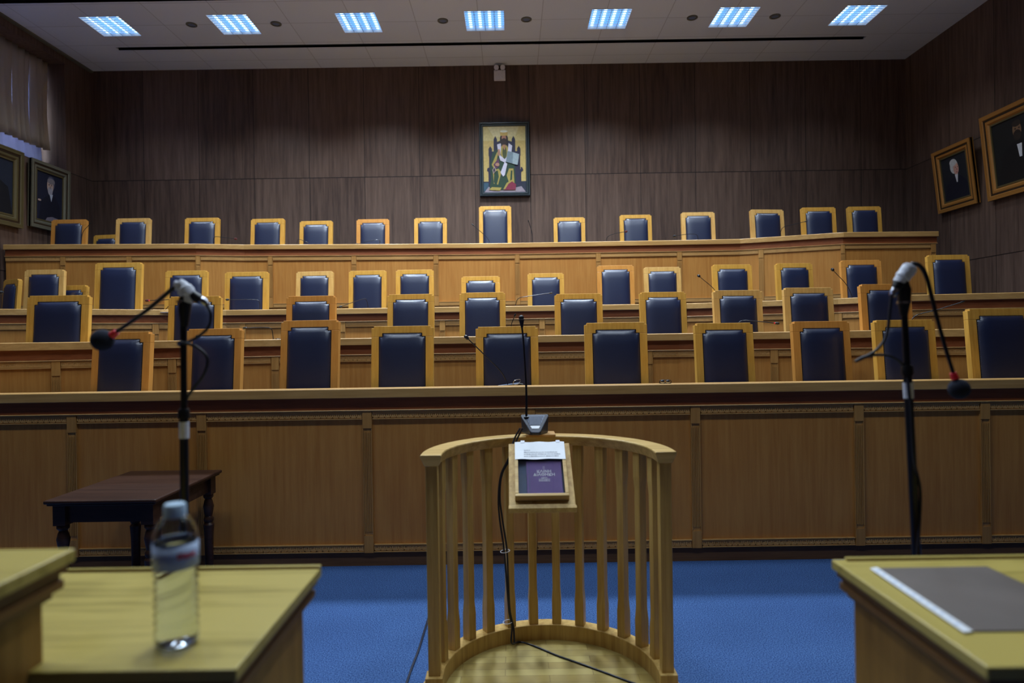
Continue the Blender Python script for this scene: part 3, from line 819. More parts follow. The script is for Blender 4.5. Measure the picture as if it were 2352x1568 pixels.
# ------------------------------------------------------------------ wall items
def ell(cx, cz, rx, rz, n=20, rot=0):
    return [(cx + rx * math.cos(2 * math.pi * k / n) * math.cos(rot) - rz * math.sin(2 * math.pi * k / n) * math.sin(rot),
             cz + rx * math.cos(2 * math.pi * k / n) * math.sin(rot) + rz * math.sin(2 * math.pi * k / n) * math.cos(rot)) for k in range(n)]
PC = {}
def pmat(c):
    if c not in PC: PC[c] = plain('paint_%d_%d_%d' % c, c, 0.55, noise=0.25, nscale=25)
    return PC[c]
def painting(t, w, h, layers, bg):
    """layers: (colour, polygon in 0..1 x 0..1 of the canvas)"""
    mats = [pmat(bg)]; mb = MB()
    mb.prism([(-w / 2, 0), (w / 2, 0), (w / 2, h), (-w / 2, h)], -0.004, 0.004, 0)
    for k, (c, poly) in enumerate(layers):
        m = pmat(c)
        if m not in mats: mats.append(m)
        y1 = -0.004 - 0.0006 * k
        mb.prism([(-w / 2 + u * w, v * h) for u, v in poly], y1 - 0.0009, y1, mats.index(m))
    return mb.obj('canvas', mats, t)
def framed(t, w, h, fw, prof, mat, slip=None):
    """frame around w x h (outer), profile list of (inset fraction, depth)"""
    mb = MB(); rings = []
    vs = []; fs = []
    for a, d in prof:
        i = a * fw
        vs += [(-w / 2 + i, -d, i), (w / 2 - i, -d, i), (w / 2 - i, -d, h - i), (-w / 2 + i, -d, h - i)]
    n = len(prof)
    for k in range(n - 1):
        for j in range(4):
            fs.append((k * 4 + j, k * 4 + (j + 1) % 4, (k + 1) * 4 + (j + 1) % 4, (k + 1) * 4 + j))
    for j in range(4):
        fs.append(((n - 1) * 4 + j, (n - 1) * 4 + (j + 1) % 4, (j + 1) % 4, j))
    mb.add(vs, fs)
    fr = mb.obj('frame', mat, t)
    if slip:
        for nm, i0, i1, d, m in (('outer_band', 0.0, 0.13, 0.062, slip[0]), ('dark_band', 0.34, 0.50, 0.052, slip[1]), ('slip', 0.88, 1.0, 0.036, slip[2])):
            q = MB(); a, b = i0 * fw, i1 * fw
            q.box(-w / 2 + a, -w / 2 + b, -d, -0.018, a, h - a); q.box(w / 2 - b, w / 2 - a, -d, -0.018, a, h - a)
            q.box(-w / 2 + b, w / 2 - b, -d, -0.018, a, b); q.box(-w / 2 + b, w / 2 - b, -d, -0.018, h - b, h - a)
            q.obj(nm, m, t)
    return fr
PROF = [(0, 0), (0, 0.045), (0.12, 0.06), (0.3, 0.062), (0.42, 0.038), (0.55, 0.05), (0.72, 0.05), (0.85, 0.03), (1, 0.02), (1, 0.0)]
# central icon
a = atY(1100, 281, 11.14); b = atY(1218, 449, 11.14)
iw, ih = b.x - a.x, a.z - b.z
t = thing('icon_painting', 'framed painting of a robed enthroned figure on gold, centre of the back wall', 'painting', ((a.x + b.x) / 2, 11.19, b.z))
framed(t, iw, ih, 0.075, PROF, M['iconframe'])
G = (196, 172, 104); TH = (36, 34, 62); ROBE = (34, 64, 46); GOLDR = (168, 150, 74)
lay = [
 ((206, 192, 132), [(0, .78), (1, .78), (1, 1), (0, 1)]), ((214, 204, 156), [(.25, .84), (.75, .84), (.85, 1), (.1, 1)]),
 ((34, 40, 60), [(0, 0), (1, 0), (1, .17), (0, .17)]), ((52, 84, 104), [(0, 0.02), (.12, .05), (.12, .15), (0, .15)]),
 ((150, 138, 150), [(0.02, .01), (.98, .01), (.88, .095), (.62, .06), (.4, .05), (.12, .09)]),
 (TH, [(.12, .12), (.88, .12), (.88, .35), (.86, .35), (.86, .62), (.14, .62), (.14, .35), (.12, .35)]),
 (TH, [(.13, .55), (.21, .55), (.21, .66), (.17, .70), (.13, .66)]), (TH, [(.79, .55), (.87, .55), (.87, .66), (.83, .70), (.79, .66)]),
 (TH, [(.25, .58), (.33, .58), (.33, .80), (.29, .85), (.25, .80)]), (TH, [(.67, .58), (.75, .58), (.75, .80), (.71, .85), (.67, .80)]),
 (TH, [(.30, .55), (.70, .55), (.68, .76), (.50, .80), (.32, .76)]),
 (TH, [(.09, .33), (.14, .30), (.14, .38), (.10, .37)]), (TH, [(.87, .30), (.93, .34), (.90, .38), (.87, .38)]),
 (ROBE, [(.14, .05), (.45, .04), (.75, .08), (.74, .35), (.70, .55), (.66, .66), (.5, .72), (.34, .66), (.22, .60), (.16, .42), (.18, .2)]),
 (GOLDR, [(.20, .42), (.32, .60), (.36, .62), (.30, .44), (.25, .36)]), (GOLDR, [(.60, .36), (.70, .36), (.72, .14), (.60, .14), (.54, .26)]),
 (ROBE, [(.64, .33), (.68, .33), (.66, .16), (.62, .18)]), (GOLDR, [(.22, .34), (.36, .36), (.42, .30), (.34, .12), (.24, .14)]),
 (ROBE, [(.26, .32), (.34, .33), (.36, .24), (.30, .10), (.24, .16)]), ((92, 50, 84), [(.24, .42), (.36, .52), (.38, .40), (.30, .36)]),
 (GOLDR, [(.12, .045), (.38, .03), (.42, .075), (.2, .085)]), ((128, 36, 64), [(.46, .04), (.74, .04), (.76, .12), (.66, .17), (.54, .12)]),
 (GOLDR, [(.46, .05), (.50, .05), (.58, .13), (.68, .175), (.66, .19), (.54, .145)]),
 (GOLDR, ell(.5, .62, .10, .10)), ((70, 78, 40), ell(.5, .60, .05, .09)),
 ((206, 204, 222), [(.33, .72), (.42, .74), (.42, .66), (.40, .56), (.50, .50), (.56, .54), (.60, .74), (.68, .70), (.66, .60), (.58, .48), (.50, .45), (.40, .48), (.36, .58)]),
 ((206, 204, 222), [(.50, .46), (.56, .43), (.50, .26), (.46, .24), (.40, .30)]),
 ((176, 130, 104), ell(.37, .60, .03, .055)), ((172, 128, 104), ell(.33, .42, .05, .025)),
 ((34, 22, 24), ell(.49, .79, .095, .10)), ((172, 120, 96), ell(.49, .82, .052, .055)), ((48, 28, 26), ell(.49, .765, .06, .05)), ((176, 128, 96), [(.45, .715), (.53, .715), (.51, .64), (.49, .64)]),
 ((198, 170, 96), [(.41, .85), (.57, .85), (.58, .90), (.40, .90)]), ((232, 240, 220), ell(.49, .915, .085, .018)),
 ((118, 138, 150), [(.53, .46), (.68, .43), (.70, .60), (.57, .62)]), ((156, 174, 182), [(.68, .43), (.80, .41), (.84, .57), (.70, .60)]),
 ((176, 160, 150), [(.21, .34), (.27, .39), (.30, .33), (.24, .28)]), ((62, 50, 66), [(.225, .34), (.265, .375), (.285, .33), (.245, .295)]),
]
painting(t, iw - 0.12, ih - 0.12, [(c, p) for c, p in lay], G).location = (0, -0.022, 0.06)
# emergency light
a = atY(1134, 150, 11.1); b = atY(1161, 181, 11.1)
t = thing('emergency_light', 'small white twin-headed emergency light just under the ceiling above the icon', 'emergency light', ((a.x + b.x) / 2, YB, b.z))
ww = (b.x - a.x) / 2; hh = a.z - b.z
MB().box(-ww, ww, -0.09, 0, 0, hh * 0.68).obj('case', M['whitebox'], t, bevel=0.008)
for s in (-1, 1):
    MB().tube([(s * ww * 0.55, -0.06, hh * 0.84), (s * ww * 0.55, -0.13, hh * 0.80)], [ww * 0.36, ww * 0.42], 14).obj('lamp_head', M['whitebox'], t, smooth=True)
    MB().box(s * ww * 0.55 - 0.012, s * ww * 0.55 + 0.012, -0.09, -0.05, hh * 0.6, hh * 0.9).obj('bracket', M['grey'], t)

def portrait(name, label, wallx, y0, y1, z0, z1, side, fw, fmat, layers, lean=0.0, bg=(20, 22, 34)):
    wd = y1 - y0
    rz = math.radians(90 if side == 'L' else -90)
    xx = wallx + (0.012 if side == 'L' else -0.012)
    t = thing(name, label, 'painting', (xx, (y0 + y1) / 2, z0), rz, lean)
    framed(t, wd, z1 - z0, fw, PROF, fmat, (fmat, M['dark_gilt'], M['gilt_dark']))
    c = painting(t, wd - 2 * fw + 0.02, z1 - z0 - 2 * fw + 0.02, layers, bg); c.location = (0, -0.020, fw - 0.01)
    return t
SK = (176, 150, 138); DK = (14, 16, 34)
# left wall, side view from the room: u grows to the right of a viewer facing the wall
portrait('portrait_painting', 'portrait of a bearded seated man in a grey frame on the left wall', XL, 9.66, 10.5, 3.43, 4.44, 'L', 0.14, M['frame_grey'],
  [(DK, [(.1, 0), (.95, 0), (.9, .35), (.75, .52), (.6, .58), (.4, .52), (.2, .4)]), ((70, 70, 88), ell(.55, .80, .15, .14)), (SK, ell(.52, .74, .12, .15)), ((120, 112, 116), ell(.55, .84, .14, .06)), ((150, 146, 156), ell(.52, .64, .09, .09)),
   ((176, 180, 196), [(.50, .56), (.62, .58), (.56, .42)]), ((40, 36, 50), ell(.47, .76, .02, .012)), ((40, 36, 50), ell(.57, .76, .02, .012)), ((150, 120, 110), ell(.51, .71, .02, .03)),
   ((112, 104, 116), [(.35, .02), (.85, .02), (.82, .10), (.6, .12), (.4, .08)]), (SK, ell(.12, .40, .06, .02))], lean=0.03, bg=(22, 26, 48))
portrait('portrait_painting', 'larger ornate dull gilt framed dark painting cut by the left picture edge', XL, 8.25, 9.5, 3.36, 4.46, 'L', 0.17, M['gilt_dark'],
  [((10, 12, 22), [(0, 0), (1, 0), (.9, .5), (.7, .62), (.5, .7), (.3, .6), (0, .4)]), (SK, ell(.5, .78, .1, .12)), ((40, 40, 52), ell(.5, .86, .11, .07))], lean=0.03, bg=(26, 34, 52))
portrait('portrait_painting', 'gilt framed portrait of a white haired man, nearer the corner on the right wall', XR, 9.42, 10.27, 3.52, 4.47, 'R', 0.15, M['gold'],
  [(DK, [(.05, 0), (.98, 0), (.92, .35), (.75, .48), (.55, .55), (.35, .48), (.12, .35)]), ((206, 206, 212), [(.50, .56), (.62, .56), (.58, .38), (.54, .38)]), ((190, 190, 190), ell(.50, .74, .15, .16)), ((196, 150, 136), ell(.57, .68, .10, .13)), ((196, 196, 196), ell(.48, .83, .13, .08)),
   ((50, 40, 40), ell(.56, .71, .018, .01)), ((50, 40, 40), ell(.64, .71, .015, .01)), ((160, 100, 92), ell(.61, .66, .015, .03)), ((140, 70, 70), ell(.60, .60, .03, .01))], lean=0.11, bg=(26, 30, 38))
portrait('portrait_painting', 'larger gilt framed portrait of a bearded man cut by the right picture edge', XR, 8.05, 9.2, 3.49, 4.66, 'R', 0.17, M['gold'],
  [((8, 8, 12), [(.05, 0), (.95, 0), (.85, .5), (.65, .62), (.45, .62), (.2, .5)]), ((210, 214, 220), [(.50, .56), (.60, .56), (.58, .36), (.53, .36)]), ((120, 92, 66), ell(.53, .78, .09, .13)), ((38, 30, 26), ell(.53, .70, .08, .08)), ((44, 34, 28), ell(.53, .88, .09, .05)),
   ((30, 20, 18), ell(.50, .80, .015, .01)), ((30, 20, 18), ell(.58, .80, .015, .01)), ((30, 20, 18), [(.46, .75), (.60, .75), (.60, .73), (.46, .73)])], lean=0.10, bg=(16, 18, 20))

# ------------------------------------------------------------------ dark side table
T0 = atZ(94, 1152, 0.75); T1 = atZ(357, 1147, 0.75); T2 = atZ(545, 1071, 0.75)
x0, x1, ya, yb = T0.x, T1.x, T1.y, T2.y - 0.02
yb = min(yb, 4.66)
t = thing('side_table', 'dark mahogany side table with turned legs before the front bench', 'table', ((x0 + x1) / 2, (ya + yb) / 2, 0))
hx, hy = (x1 - x0) / 2, (yb - ya) / 2
MB().box(-hx, hx, -hy, hy, 0.728, 0.75).obj('tabletop', M['mahog'], t, bevel=0.008, seg=3)
MB().box(-hx + 0.012, hx - 0.012, -hy + 0.012, hy - 0.012, 0.716, 0.729).obj('edge_moulding', M['mahog'], t, bevel=0.005)
ap = MB(); e = 0.055
ap.box(-hx + e, hx - e, -hy + e, -hy + e + 0.02, 0.61, 0.716); ap.box(-hx + e, hx - e, hy - e - 0.02, hy - e, 0.61, 0.716)
ap.box(-hx + e, -hx + e + 0.02, -hy + e, hy - e, 0.61, 0.716); ap.box(hx - e - 0.02, hx - e, -hy + e, hy - e, 0.61, 0.716)
ap.obj('apron', M['mahog'], t)
prof = [(0.022, 0.0), (0.026, 0.03), (0.030, 0.30), (0.036, 0.38), (0.026, 0.395), (0.033, 0.41), (0.033, 0.425), (0.024, 0.44), (0.030, 0.47), (0.036, 0.51), (0.028, 0.545), (0.022, 0.56), (0.034, 0.575), (0.034, 0.59), (0.028, 0.60)]
for sx in (-1, 1):
    for sy in (-1, 1):
        cx, cy = sx * (hx - 0.07), sy * (hy - 0.07)
        lg = MB().lathe(prof, cx, cy, 18)
        lg.box(cx - 0.036, cx + 0.036, cy - 0.036, cy + 0.036, 0.595, 0.716)
        lg.obj('leg', M['mahog'], t, smooth=True)

# ------------------------------------------------------------------ lawyers' desks in the foreground
def desk(name, label, x0, x1, y0, y1, z, strip=True, body_m=None):
    t = thing(name, label, 'desk', ((x0 + x1) / 2, (y0 + y1) / 2, 0))
    hx, hy = (x1 - x0) / 2, (y1 - y0) / 2
    mb = MB().box(-hx, hx, -hy, hy, z - 0.022, z)
    mb.obj('desktop', M['deskw'], t, bevel=0.003)
    if strip:
        m2 = MB().box(-hx + 0.03, hx, hy - 0.012, hy - 0.001, z, z + 0.006); m2.obj('edge_strip', M['deskw'], t, bevel=0.002)
        m2 = MB().box(-hx + 0.03, hx, hy - 0.0165, hy - 0.012, z, z + 0.0006); m2.obj('groove', M['deskdark'], t)
    m = MB()
    for dz, ins, th in ((0.022, 0.008, 0.014), (0.036, 0.016, 0.012), (0.048, 0.012, 0.016), (0.064, 0.024, 0.014)):
        m.box(-hx + ins, hx - ins, -hy + ins, hy - ins, z - dz - th, z - dz)
    m.obj('edge_moulding', M['deskdark'], t, bevel=0.002)
    MB().box(-hx + 0.035, hx - 0.035, -hy + 0.035, hy - 0.035, 0.0, z - 0.078).obj('body', M['deskside'], t)
    return t
DZ = 1.12
q0 = atZ(1915, 1284, DZ); q1 = atZ(2260, 1532, DZ)
RX0 = (q0.x + q1.x) / 2
desk('lawyer_desk', 'oak desk at the lower right with a grey leather pad on top', RX0, RX0 + 1.25, q1.y, q0.y, DZ)
q2 = atZ(737, 1301, DZ); q3 = atZ(545, 1536, DZ)
LX1 = (q2.x + q3.x) / 2
desk('lawyer_desk', 'pale oak desk at the lower left carrying the water bottle', LX1 - 0.86, LX1, q3.y, q2.y, DZ)
NZ = 1.30
q4 = atZ(174, 1258, NZ)
desk('lawyer_desk', 'blurred dark sided desk in the bottom left corner, nearest the camera', q4.x - 0.7, q4.x, 0.62, q4.y, NZ, strip=False)
# pad and strip
pp = [atZ(2012, 1307, DZ), atZ(2236, 1452, DZ), atZ(2580, 1449, DZ), atZ(2266, 1303, DZ)]
pp = [(min(p.x, RX0 + 1.2), p.y) for p in pp]
tag(MB().zprism([(pp[1][0], pp[1][1]), (pp[2][0], pp[2][1]), (pp[3][0], pp[3][1]), (pp[0][0], pp[0][1])], DZ, DZ + 0.003).obj('desk_pad', M['leatherpad'], origin=(pp[1][0], pp[1][1], DZ)),
    'grey brown leather writing pad lying on the right desk', 'desk pad')
sp = [atZ(1998, 1306, DZ + .003), atZ(2214, 1453, DZ + .003), atZ(2235, 1450, DZ + .003), atZ(2014, 1303, DZ + .003)]
st = thing('paper_strip', 'long narrow white strip along the left edge of the desk pad', 'strip', (sp[1].x, sp[1].y, DZ + 0.003))
MB().zprism([(p.x, p.y) for p in (sp[1], sp[2], sp[3], sp[0])], DZ + 0.003, DZ + 0.0045).obj('strip', M['white'], st, origin=st.location)
mk = MB()
for k in range(13):
    u = 0.06 + k * 0.07
    a = sp[0].lerp(sp[1], u); b = sp[3].lerp(sp[2], u + 0.01)
    c = a.lerp(b, 0.25 + 0.1 * (k % 3)); d = a.lerp(b, 0.75)
    mk.box(min(c.x, d.x), max(c.x, d.x), min(c.y, d.y) - 0.0018, max(c.y, d.y) + 0.0018, DZ + 0.0045, DZ + 0.0048)
mk.obj('print_marks', M['label'], st, origin=st.location)

# ------------------------------------------------------------------ text helper
def text_mesh(name, body, size, mat, parent, mtx, align='CENTER', bold=0.0, extrude=0.0004):
    cu = bpy.data.curves.new(name, 'FONT'); cu.body = body; cu.size = size; cu.align_x = align; cu.extrude = extrude; cu.offset = bold
    cu.resolution_u = 3
    o = bpy.data.objects.new(name, cu); COL.objects.link(o)
    bpy.context.view_layer.update()
    me = bpy.data.meshes.new_from_object(o.evaluated_get(bpy.context.evaluated_depsgraph_get()))
    bpy.data.objects.remove(o); bpy.data.curves.remove(cu)
    me.name = name; me.transform(mtx); me.materials.clear(); me.materials.append(mat)
    ob = bpy.data.objects.new(name, me); COL.objects.link(ob); ob.parent = parent
    return ob

# ------------------------------------------------------------------ water bottle
bp_ = atZ(407, 1479, DZ)
BH = 0.243 * bp_.y / 1.137
k = BH / 0.243
t = thing('water_bottle', 'clear plastic water bottle with pale blue cap on the left desk', 'bottle', (bp_.x, bp_.y, DZ))
prof = [(0.006, 0.006), (0.020, 0.002), (0.030, 0.001), (0.0355, 0.008), (0.0365, 0.02), (0.0345, 0.026)]
z = 0.03
while z < 0.135:
    prof += [(0.0364, z), (0.0326, z + 0.007)]; z += 0.014
prof += [(0.0355, 0.142), (0.0362, 0.15), (0.0362, 0.186), (0.0350, 0.197), (0.0300, 0.211), (0.0215, 0.222), (0.0155, 0.228), (0.0142, 0.230), (0.0142, 0.236)]
outer = [(r * k, z * k) for r, z in prof]
inner = [(max(r - 0.0008, 0.001) * k, (z + (0.001 if z < 0.02 else 0)) * k) for r, z in prof]
mb = MB(); seg = 36
vs = []
full = outer + list(reversed(inner))
for r, z in full:
    for q in range(seg): vs.append((r * math.cos(2 * math.pi * q / seg), r * math.sin(2 * math.pi * q / seg), z))
fs = []
for i in range(len(full) - 1):
    for q in range(seg): fs.append((i * seg + q, i * seg + (q + 1) % seg, (i + 1) * seg + (q + 1) % seg, (i + 1) * seg + q))
nn = len(full)
fs += [tuple(reversed(range(seg))), tuple(range((nn - 1) * seg, nn * seg))]
mb.add(vs, fs); mb.obj('bottle_body', M['pet'], t, smooth=True, angle=60)
wp = [(max(r - 0.0022, 0.001) * k, (z + 0.002) * k) for r, z in prof if z < 0.181] + [(0.0338 * k, 0.184 * k)]
MB().lathe(wp, seg=36).obj('water', M['water'], t, smooth=True, angle=60)
MB().lathe([(0.0150 * k, 0.222 * k), (0.0182 * k, 0.223 * k), (0.0182 * k, 0.242 * k), (0.0160 * k, 0.2455 * k), (0.004 * k, 0.246 * k)], seg=40).obj('cap', M['bluecap'], t, smooth=True)
lb = MB(); vs = []; fs = []
for q in range(41):
    a = 2 * math.pi * q / 40
    for z in (0.138, 0.180):
        vs.append((0.0368 * k * math.cos(a), 0.0368 * k * math.sin(a), z * k))
for q in range(40): fs.append((2 * q, 2 * q + 2, 2 * q + 3, 2 * q + 1))
lb.add(vs, fs)
lbo = lb.obj('label', M['label'], t, smooth=True); md = lbo.modifiers.new('thick', 'SOLIDIFY'); md.thickness = 0.0006
tx = text_mesh('label_text', 'Βίκος', 0.013 * k, M['red'], t, Matrix.Identity(4), align='LEFT', bold=0.0004)
for v in tx.data.vertices:   # wrap round the label
    a = math.radians(-60) + v.co.x / (0.037 * k); rr = 0.0374 * k + v.co.z
    v.co = (rr * math.cos(a), rr * math.sin(a), 0.158 * k + v.co.y)

# ------------------------------------------------------------------ witness stand
WX, WY2, WR = 0.155, 2.975, 0.525
ZF, ZCURB, ZR = 0.05, 0.13, 1.135
stand = thing('witness_stand', 'curved oak witness stand with balusters on the blue carpet', 'witness stand', (WX, WY2, 0))
def arc(r, a0, a1, n): return [(r * math.cos(a0 + (a1 - a0) * i / n), r * math.sin(a0 + (a1 - a0) * i / n)) for i in range(n + 1)]
A0, A1 = math.radians(2), math.radians(178)
def arcband(r0, r1, z0, z1, a0=A0, a1=A1, n=48, ext=0.0):
    o = arc(r1, a0, a1, n); i = arc(r0, a0, a1, n)
    if ext: o = [(o[0][0], o[0][1] - ext)] + o + [(o[-1][0], o[-1][1] - ext)]; i = [(i[0][0], i[0][1] - ext)] + i + [(i[-1][0], i[-1][1] - ext)]
    mb = MB(); n2 = len(o); vs = []; fs = []
    for k in range(n2): vs += [(i[k][0], i[k][1], z0), (o[k][0], o[k][1], z0), (o[k][0], o[k][1], z1), (i[k][0], i[k][1], z1)]
    for k in range(n2 - 1):
        for j in range(4): fs.append((k * 4 + j, k * 4 + (j + 1) % 4, (k + 1) * 4 + (j + 1) % 4, (k + 1) * 4 + j))
    fs += [(0, 1, 2, 3), tuple(reversed(range((n2 - 1) * 4, n2 * 4)))]
    return mb.add(vs, fs)
pl = arc(WR + 0.075, 0, math.pi, 48) + [(-WR - 0.075, -1.0), (WR + 0.075, -1.0)]
MB().zprism(pl, 0.0, ZF - 0.004).obj('platform', M['rail'], stand, bevel=0.004)
pl2 = arc(WR - 0.02, 0, math.pi, 48) + [(-WR + 0.02, -1.0), (WR - 0.02, -1.0)]
MB().zprism(pl2, ZF - 0.004, ZF).obj('parquet', M['parquet'], stand)
arcband(WR - 0.035, WR + 0.04, ZF - 0.004, ZCURB, n=60).obj('curb', M['rail'], stand, smooth=True, bevel=0.003)
for s in (-1, 1):
    cx = s * (WR + 0.0025)
    MB().box(cx - 0.04, cx + 0.04, -0.055, 0.02, ZF - 0.004, ZCURB + 0.004).obj('end_block', M['rail'], stand, bevel=0.003)
    MB().box(cx - 0.027, cx + 0.027, -0.035, 0.019, ZCURB + 0.003, ZR - 0.05).obj('post', M['rail'], stand, bevel=0.003)
# rail
mb = MB(); n = 60; vs = []; fs = []
pr = [(-0.032, -0.05), (0.032, -0.05), (0.052, -0.008), (0.050, 0.0), (-0.042, 0.0), (-0.045, -0.006)]
aa = [A0 + (A1 - A0) * i / n for i in range(n + 1)]
secs = []
for i, a in enumerate(aa):
    secs.append([((WR + o) * math.cos(a), (WR + o) * math.sin(a), ZR + z) for o, z in pr])
secs = [[(p[0], p[1] - 0.07, p[2]) for p in secs[0]]] + secs + [[(p[0], p[1] - 0.07, p[2]) for p in secs[-1]]]
for s_ in secs: vs += s_
m6 = len(pr)
for i in range(len(secs) - 1):
    for j in range(m6): fs.append((i * m6 + j, i * m6 + (j + 1) % m6, (i + 1) * m6 + (j + 1) % m6, (i + 1) * m6 + j))
fs += [tuple(range(m6)), tuple(reversed(range((len(secs) - 1) * m6, len(secs) * m6)))]
mb.add(vs, fs); mb.obj('handrail', M['railtop'], stand, smooth=True, angle=30, bevel=0.002)
# balusters
def baluster(a):
    ca, sa = math.cos(a), math.sin(a)
    mt = Matrix.Translation((WR * ca, WR * sa, 0)) @ Matrix.Rotation(a, 4, 'Z')
    h0, h1 = ZCURB - 0.001, ZR - 0.045; w1, w2 = 0.0240, 0.0200
    mb = MB(); vs = []; zz = [(h0, w1), (h0 + 0.13, w1), (h0 + 0.19, w2), (h1 - 0.19, w2), (h1 - 0.13, w1), (h1, w1)]
    for z, w_ in zz:
        for dx, dy in ((-1, -1), (1, -1), (1, 1), (-1, 1)): vs.append(mt @ Vector((dx * w_, dy * w_, z)))
    fs = [(0, 3, 2, 1), (20, 21, 22, 23)]
    for i in range(5):
        for j in range(4): fs.append((i * 4 + j, i * 4 + (j + 1) % 4, (i + 1) * 4 + (j + 1) % 4, (i + 1) * 4 + j))
    mb.add(vs, fs); mb.obj('baluster', M['rail'], stand, bevel=0.002)
for k in range(12):
    baluster(math.radians(13.8 + k * 13.85))
# sloped shelf fixed to the rail
bt = atY(1238, 1018, 3.385); bb = atY(1245.5, 1161, 3.06)
org = stand.location
sw = 0.157
cx = (bt.x + bb.x) / 2 - WX
v = Vector((0, bt.y - bb.y, bt.z - bb.z)); SL = v.length; ang = math.atan2(v.z, v.y)
shelf_local = Matrix.Translation((cx, bb.y - WY2, bb.z)) @ Matrix.Rotation(ang, 4, 'X')
mb = MB().box(-sw, sw, 0, SL, -0.018, 0.0, mat=shelf_local)
mb.obj('sloped_shelf', M['rail'], stand, bevel=0.002)
mb = MB().box(-sw - 0.002, sw + 0.004, -0.018, 0.001, -0.03, 0.003, mat=shelf_local)
mb.box(-0.02 - 0.09, -0.09 + 0.02, SL * 0.35, SL * 0.98, -0.05, -0.018, mat=shelf_local); mb.box(0.07, 0.11, SL * 0.35, SL * 0.98, -0.05, -0.018, mat=shelf_local)
mb.obj('shelf_lip', M['rail'], stand, bevel=0.002)
SHM = Matrix.Translation(stand.location) @ shelf_local
# mic plate on the rail
mp_ = atZ(1240, 991, ZR + 0.012)
MB().box(mp_.x - WX - 0.078, mp_.x - WX + 0.078, WR - 0.075, WR + 0.05, ZR, ZR + 0.012).obj('microphone_plate', M['oak_strip'], stand, bevel=0.002)

def place_on_shelf(o):
    o.matrix_world = SHM @ o.matrix_world
# glass-topped box
bx = thing('display_case', 'shallow wooden case tilted on the stand, holding the purple book', 'display case', (0, 0, 0))
bw, bl0, bl1, bhh = 0.128, 0.028, SL - 0.03, 0.036
mb = MB(); e = 0.018
mb.box(-bw, bw, bl0, bl0 + e, 0, bhh); mb.box(-bw, bw, bl1 - e, bl1, 0, bhh); mb.box(-bw, -bw + e, bl0 + e, bl1 - e, 0, bhh); mb.box(bw - e, bw, bl0 + e, bl1 - e, 0, bhh)
mb.obj('case_frame', M['railtop'], bx, bevel=0.003)
MB().box(-bw + e, bw - e, bl0 + e, bl1 - e, 0.0005, 0.004).obj('case_floor', M['slate'], bx)
MB().box(-bw + e, bw - e, bl0 + e, bl1 - e, bhh - 0.007, bhh - 0.005).obj('glass_lid', M['glass'], bx)
place_on_shelf(bx)
bk = thing('book', 'purple book with white Greek title inside the tilted wooden case', 'book', (0, 0, 0))
kx0, kx1, ky0, ky1 = -0.070, bw - e - 0.008, bl0 + e + 0.004, bl0 + e + 0.215
MB().box(kx0, kx1, ky0, ky1, 0.0045, 0.022).obj('cover', M['purple'], bk, bevel=0.002)
MB().box(kx0 + 0.012, kx0 + 0.014, ky0, ky1, 0.022, 0.0225).obj('spine_line', M['slate'], bk)
cxk = (kx0 + kx1) / 2 + 0.0; 
def tl(s_, size, y, bold=0.0): text_mesh('title', s_, size, M['silver'], bk, Matrix.Translation((cxk, y, 0.0224)), bold=bold, extrude=0.0003)
ktop = ky1
tl('ΚΑΙΝΗ', 0.0235, ky0 + 0.134, 0.0005); tl('ΔΙΑΘΗΚΗ', 0.0235, ky0 + 0.113, 0.0005)
tl('ΜΕΤΑ', 0.0105, ky0 + 0.096, 0.0003); tl('ΣΥΝΤΟΜΟΥ', 0.0095, ky0 + 0.087, 0.0003); tl('ΕΡΜΗΝΕΙΑΣ', 0.0095, ky0 + 0.078, 0.0003)
cr = MB().box(cxk - 0.0035, cxk - 0.0022, ky0 + 0.156, ky0 + 0.176, 0.022, 0.0226).box(cxk + 0.0022, cxk + 0.0035, ky0 + 0.156, ky0 + 0.176, 0.022, 0.0226)
cr.obj('emblem', M['silver'], bk)
place_on_shelf(bk)
# paper strip with the printed lines
pa = thing('printed_note', 'white printed paper taped over the upper part of the wooden case', 'paper', (0, 0, 0))
mb = MB(); vs = []; fs = []; n = 16
py0, py1 = bl1 - 0.115, bl1 + 0.004
for i in range(n + 1):
    u = -0.125 + 0.252 * i / n
    lift = 0.0022 + 0.0006 * math.sin(i * 0.9)
    vs += [(u, py0 + 0.002 * math.sin(i * 0.7), bhh + lift), (u, (py0 + py1) / 2, bhh + 0.0012), (u, py1 + 0.002 * math.sin(i), bhh + 0.002)]
for i in range(n):
    for j in range(2): fs.append((i * 3 + j, (i + 1) * 3 + j, (i + 1) * 3 + j + 1, i * 3 + j + 1))
mb.add(vs, fs); po = mb.obj('sheet', M['white'], pa); md = po.modifiers.new('thick', 'SOLIDIFY'); md.thickness = 0.0004
lines_ = ['Δηλώνω', 'επικαλούμενος την τιμή και τη συνείδησή μου', 'ότι θα πω όλη την αλήθεια και μόνο την αλήθεια,', 'χωρίς να προσθέσω ούτε να αποκρύψω τίποτε.']
for i, s_ in enumerate(lines_):
    text_mesh('print_line', s_, 0.0078, M['ink'], pa, Matrix.Translation((-0.080, py0 + 0.058 - i * 0.0135, bhh + 0.0030)), align='LEFT', extrude=0.0002)
tp = MB().box(-0.095, -0.075, py1 - 0.006, py1 + 0.010, bhh + 0.002, bhh + 0.003).box(0.085, 0.105, py1 - 0.006, py1 + 0.010, bhh + 0.002, bhh + 0.003)
tp.obj('adhesive_tape', M['tape'], pa)
place_on_shelf(pa)

# ------------------------------------------------------------------ stand microphone
mc = atZ(1229, 985, ZR + 0.012)
MY = WY2 + WR - 0.045
mcx = atY(1229, 975, MY).x
t = thing('desk_microphone', 'grey desk microphone with tall neck on the witness stand rail', 'microphone', (mcx, MY, ZR + 0.012))
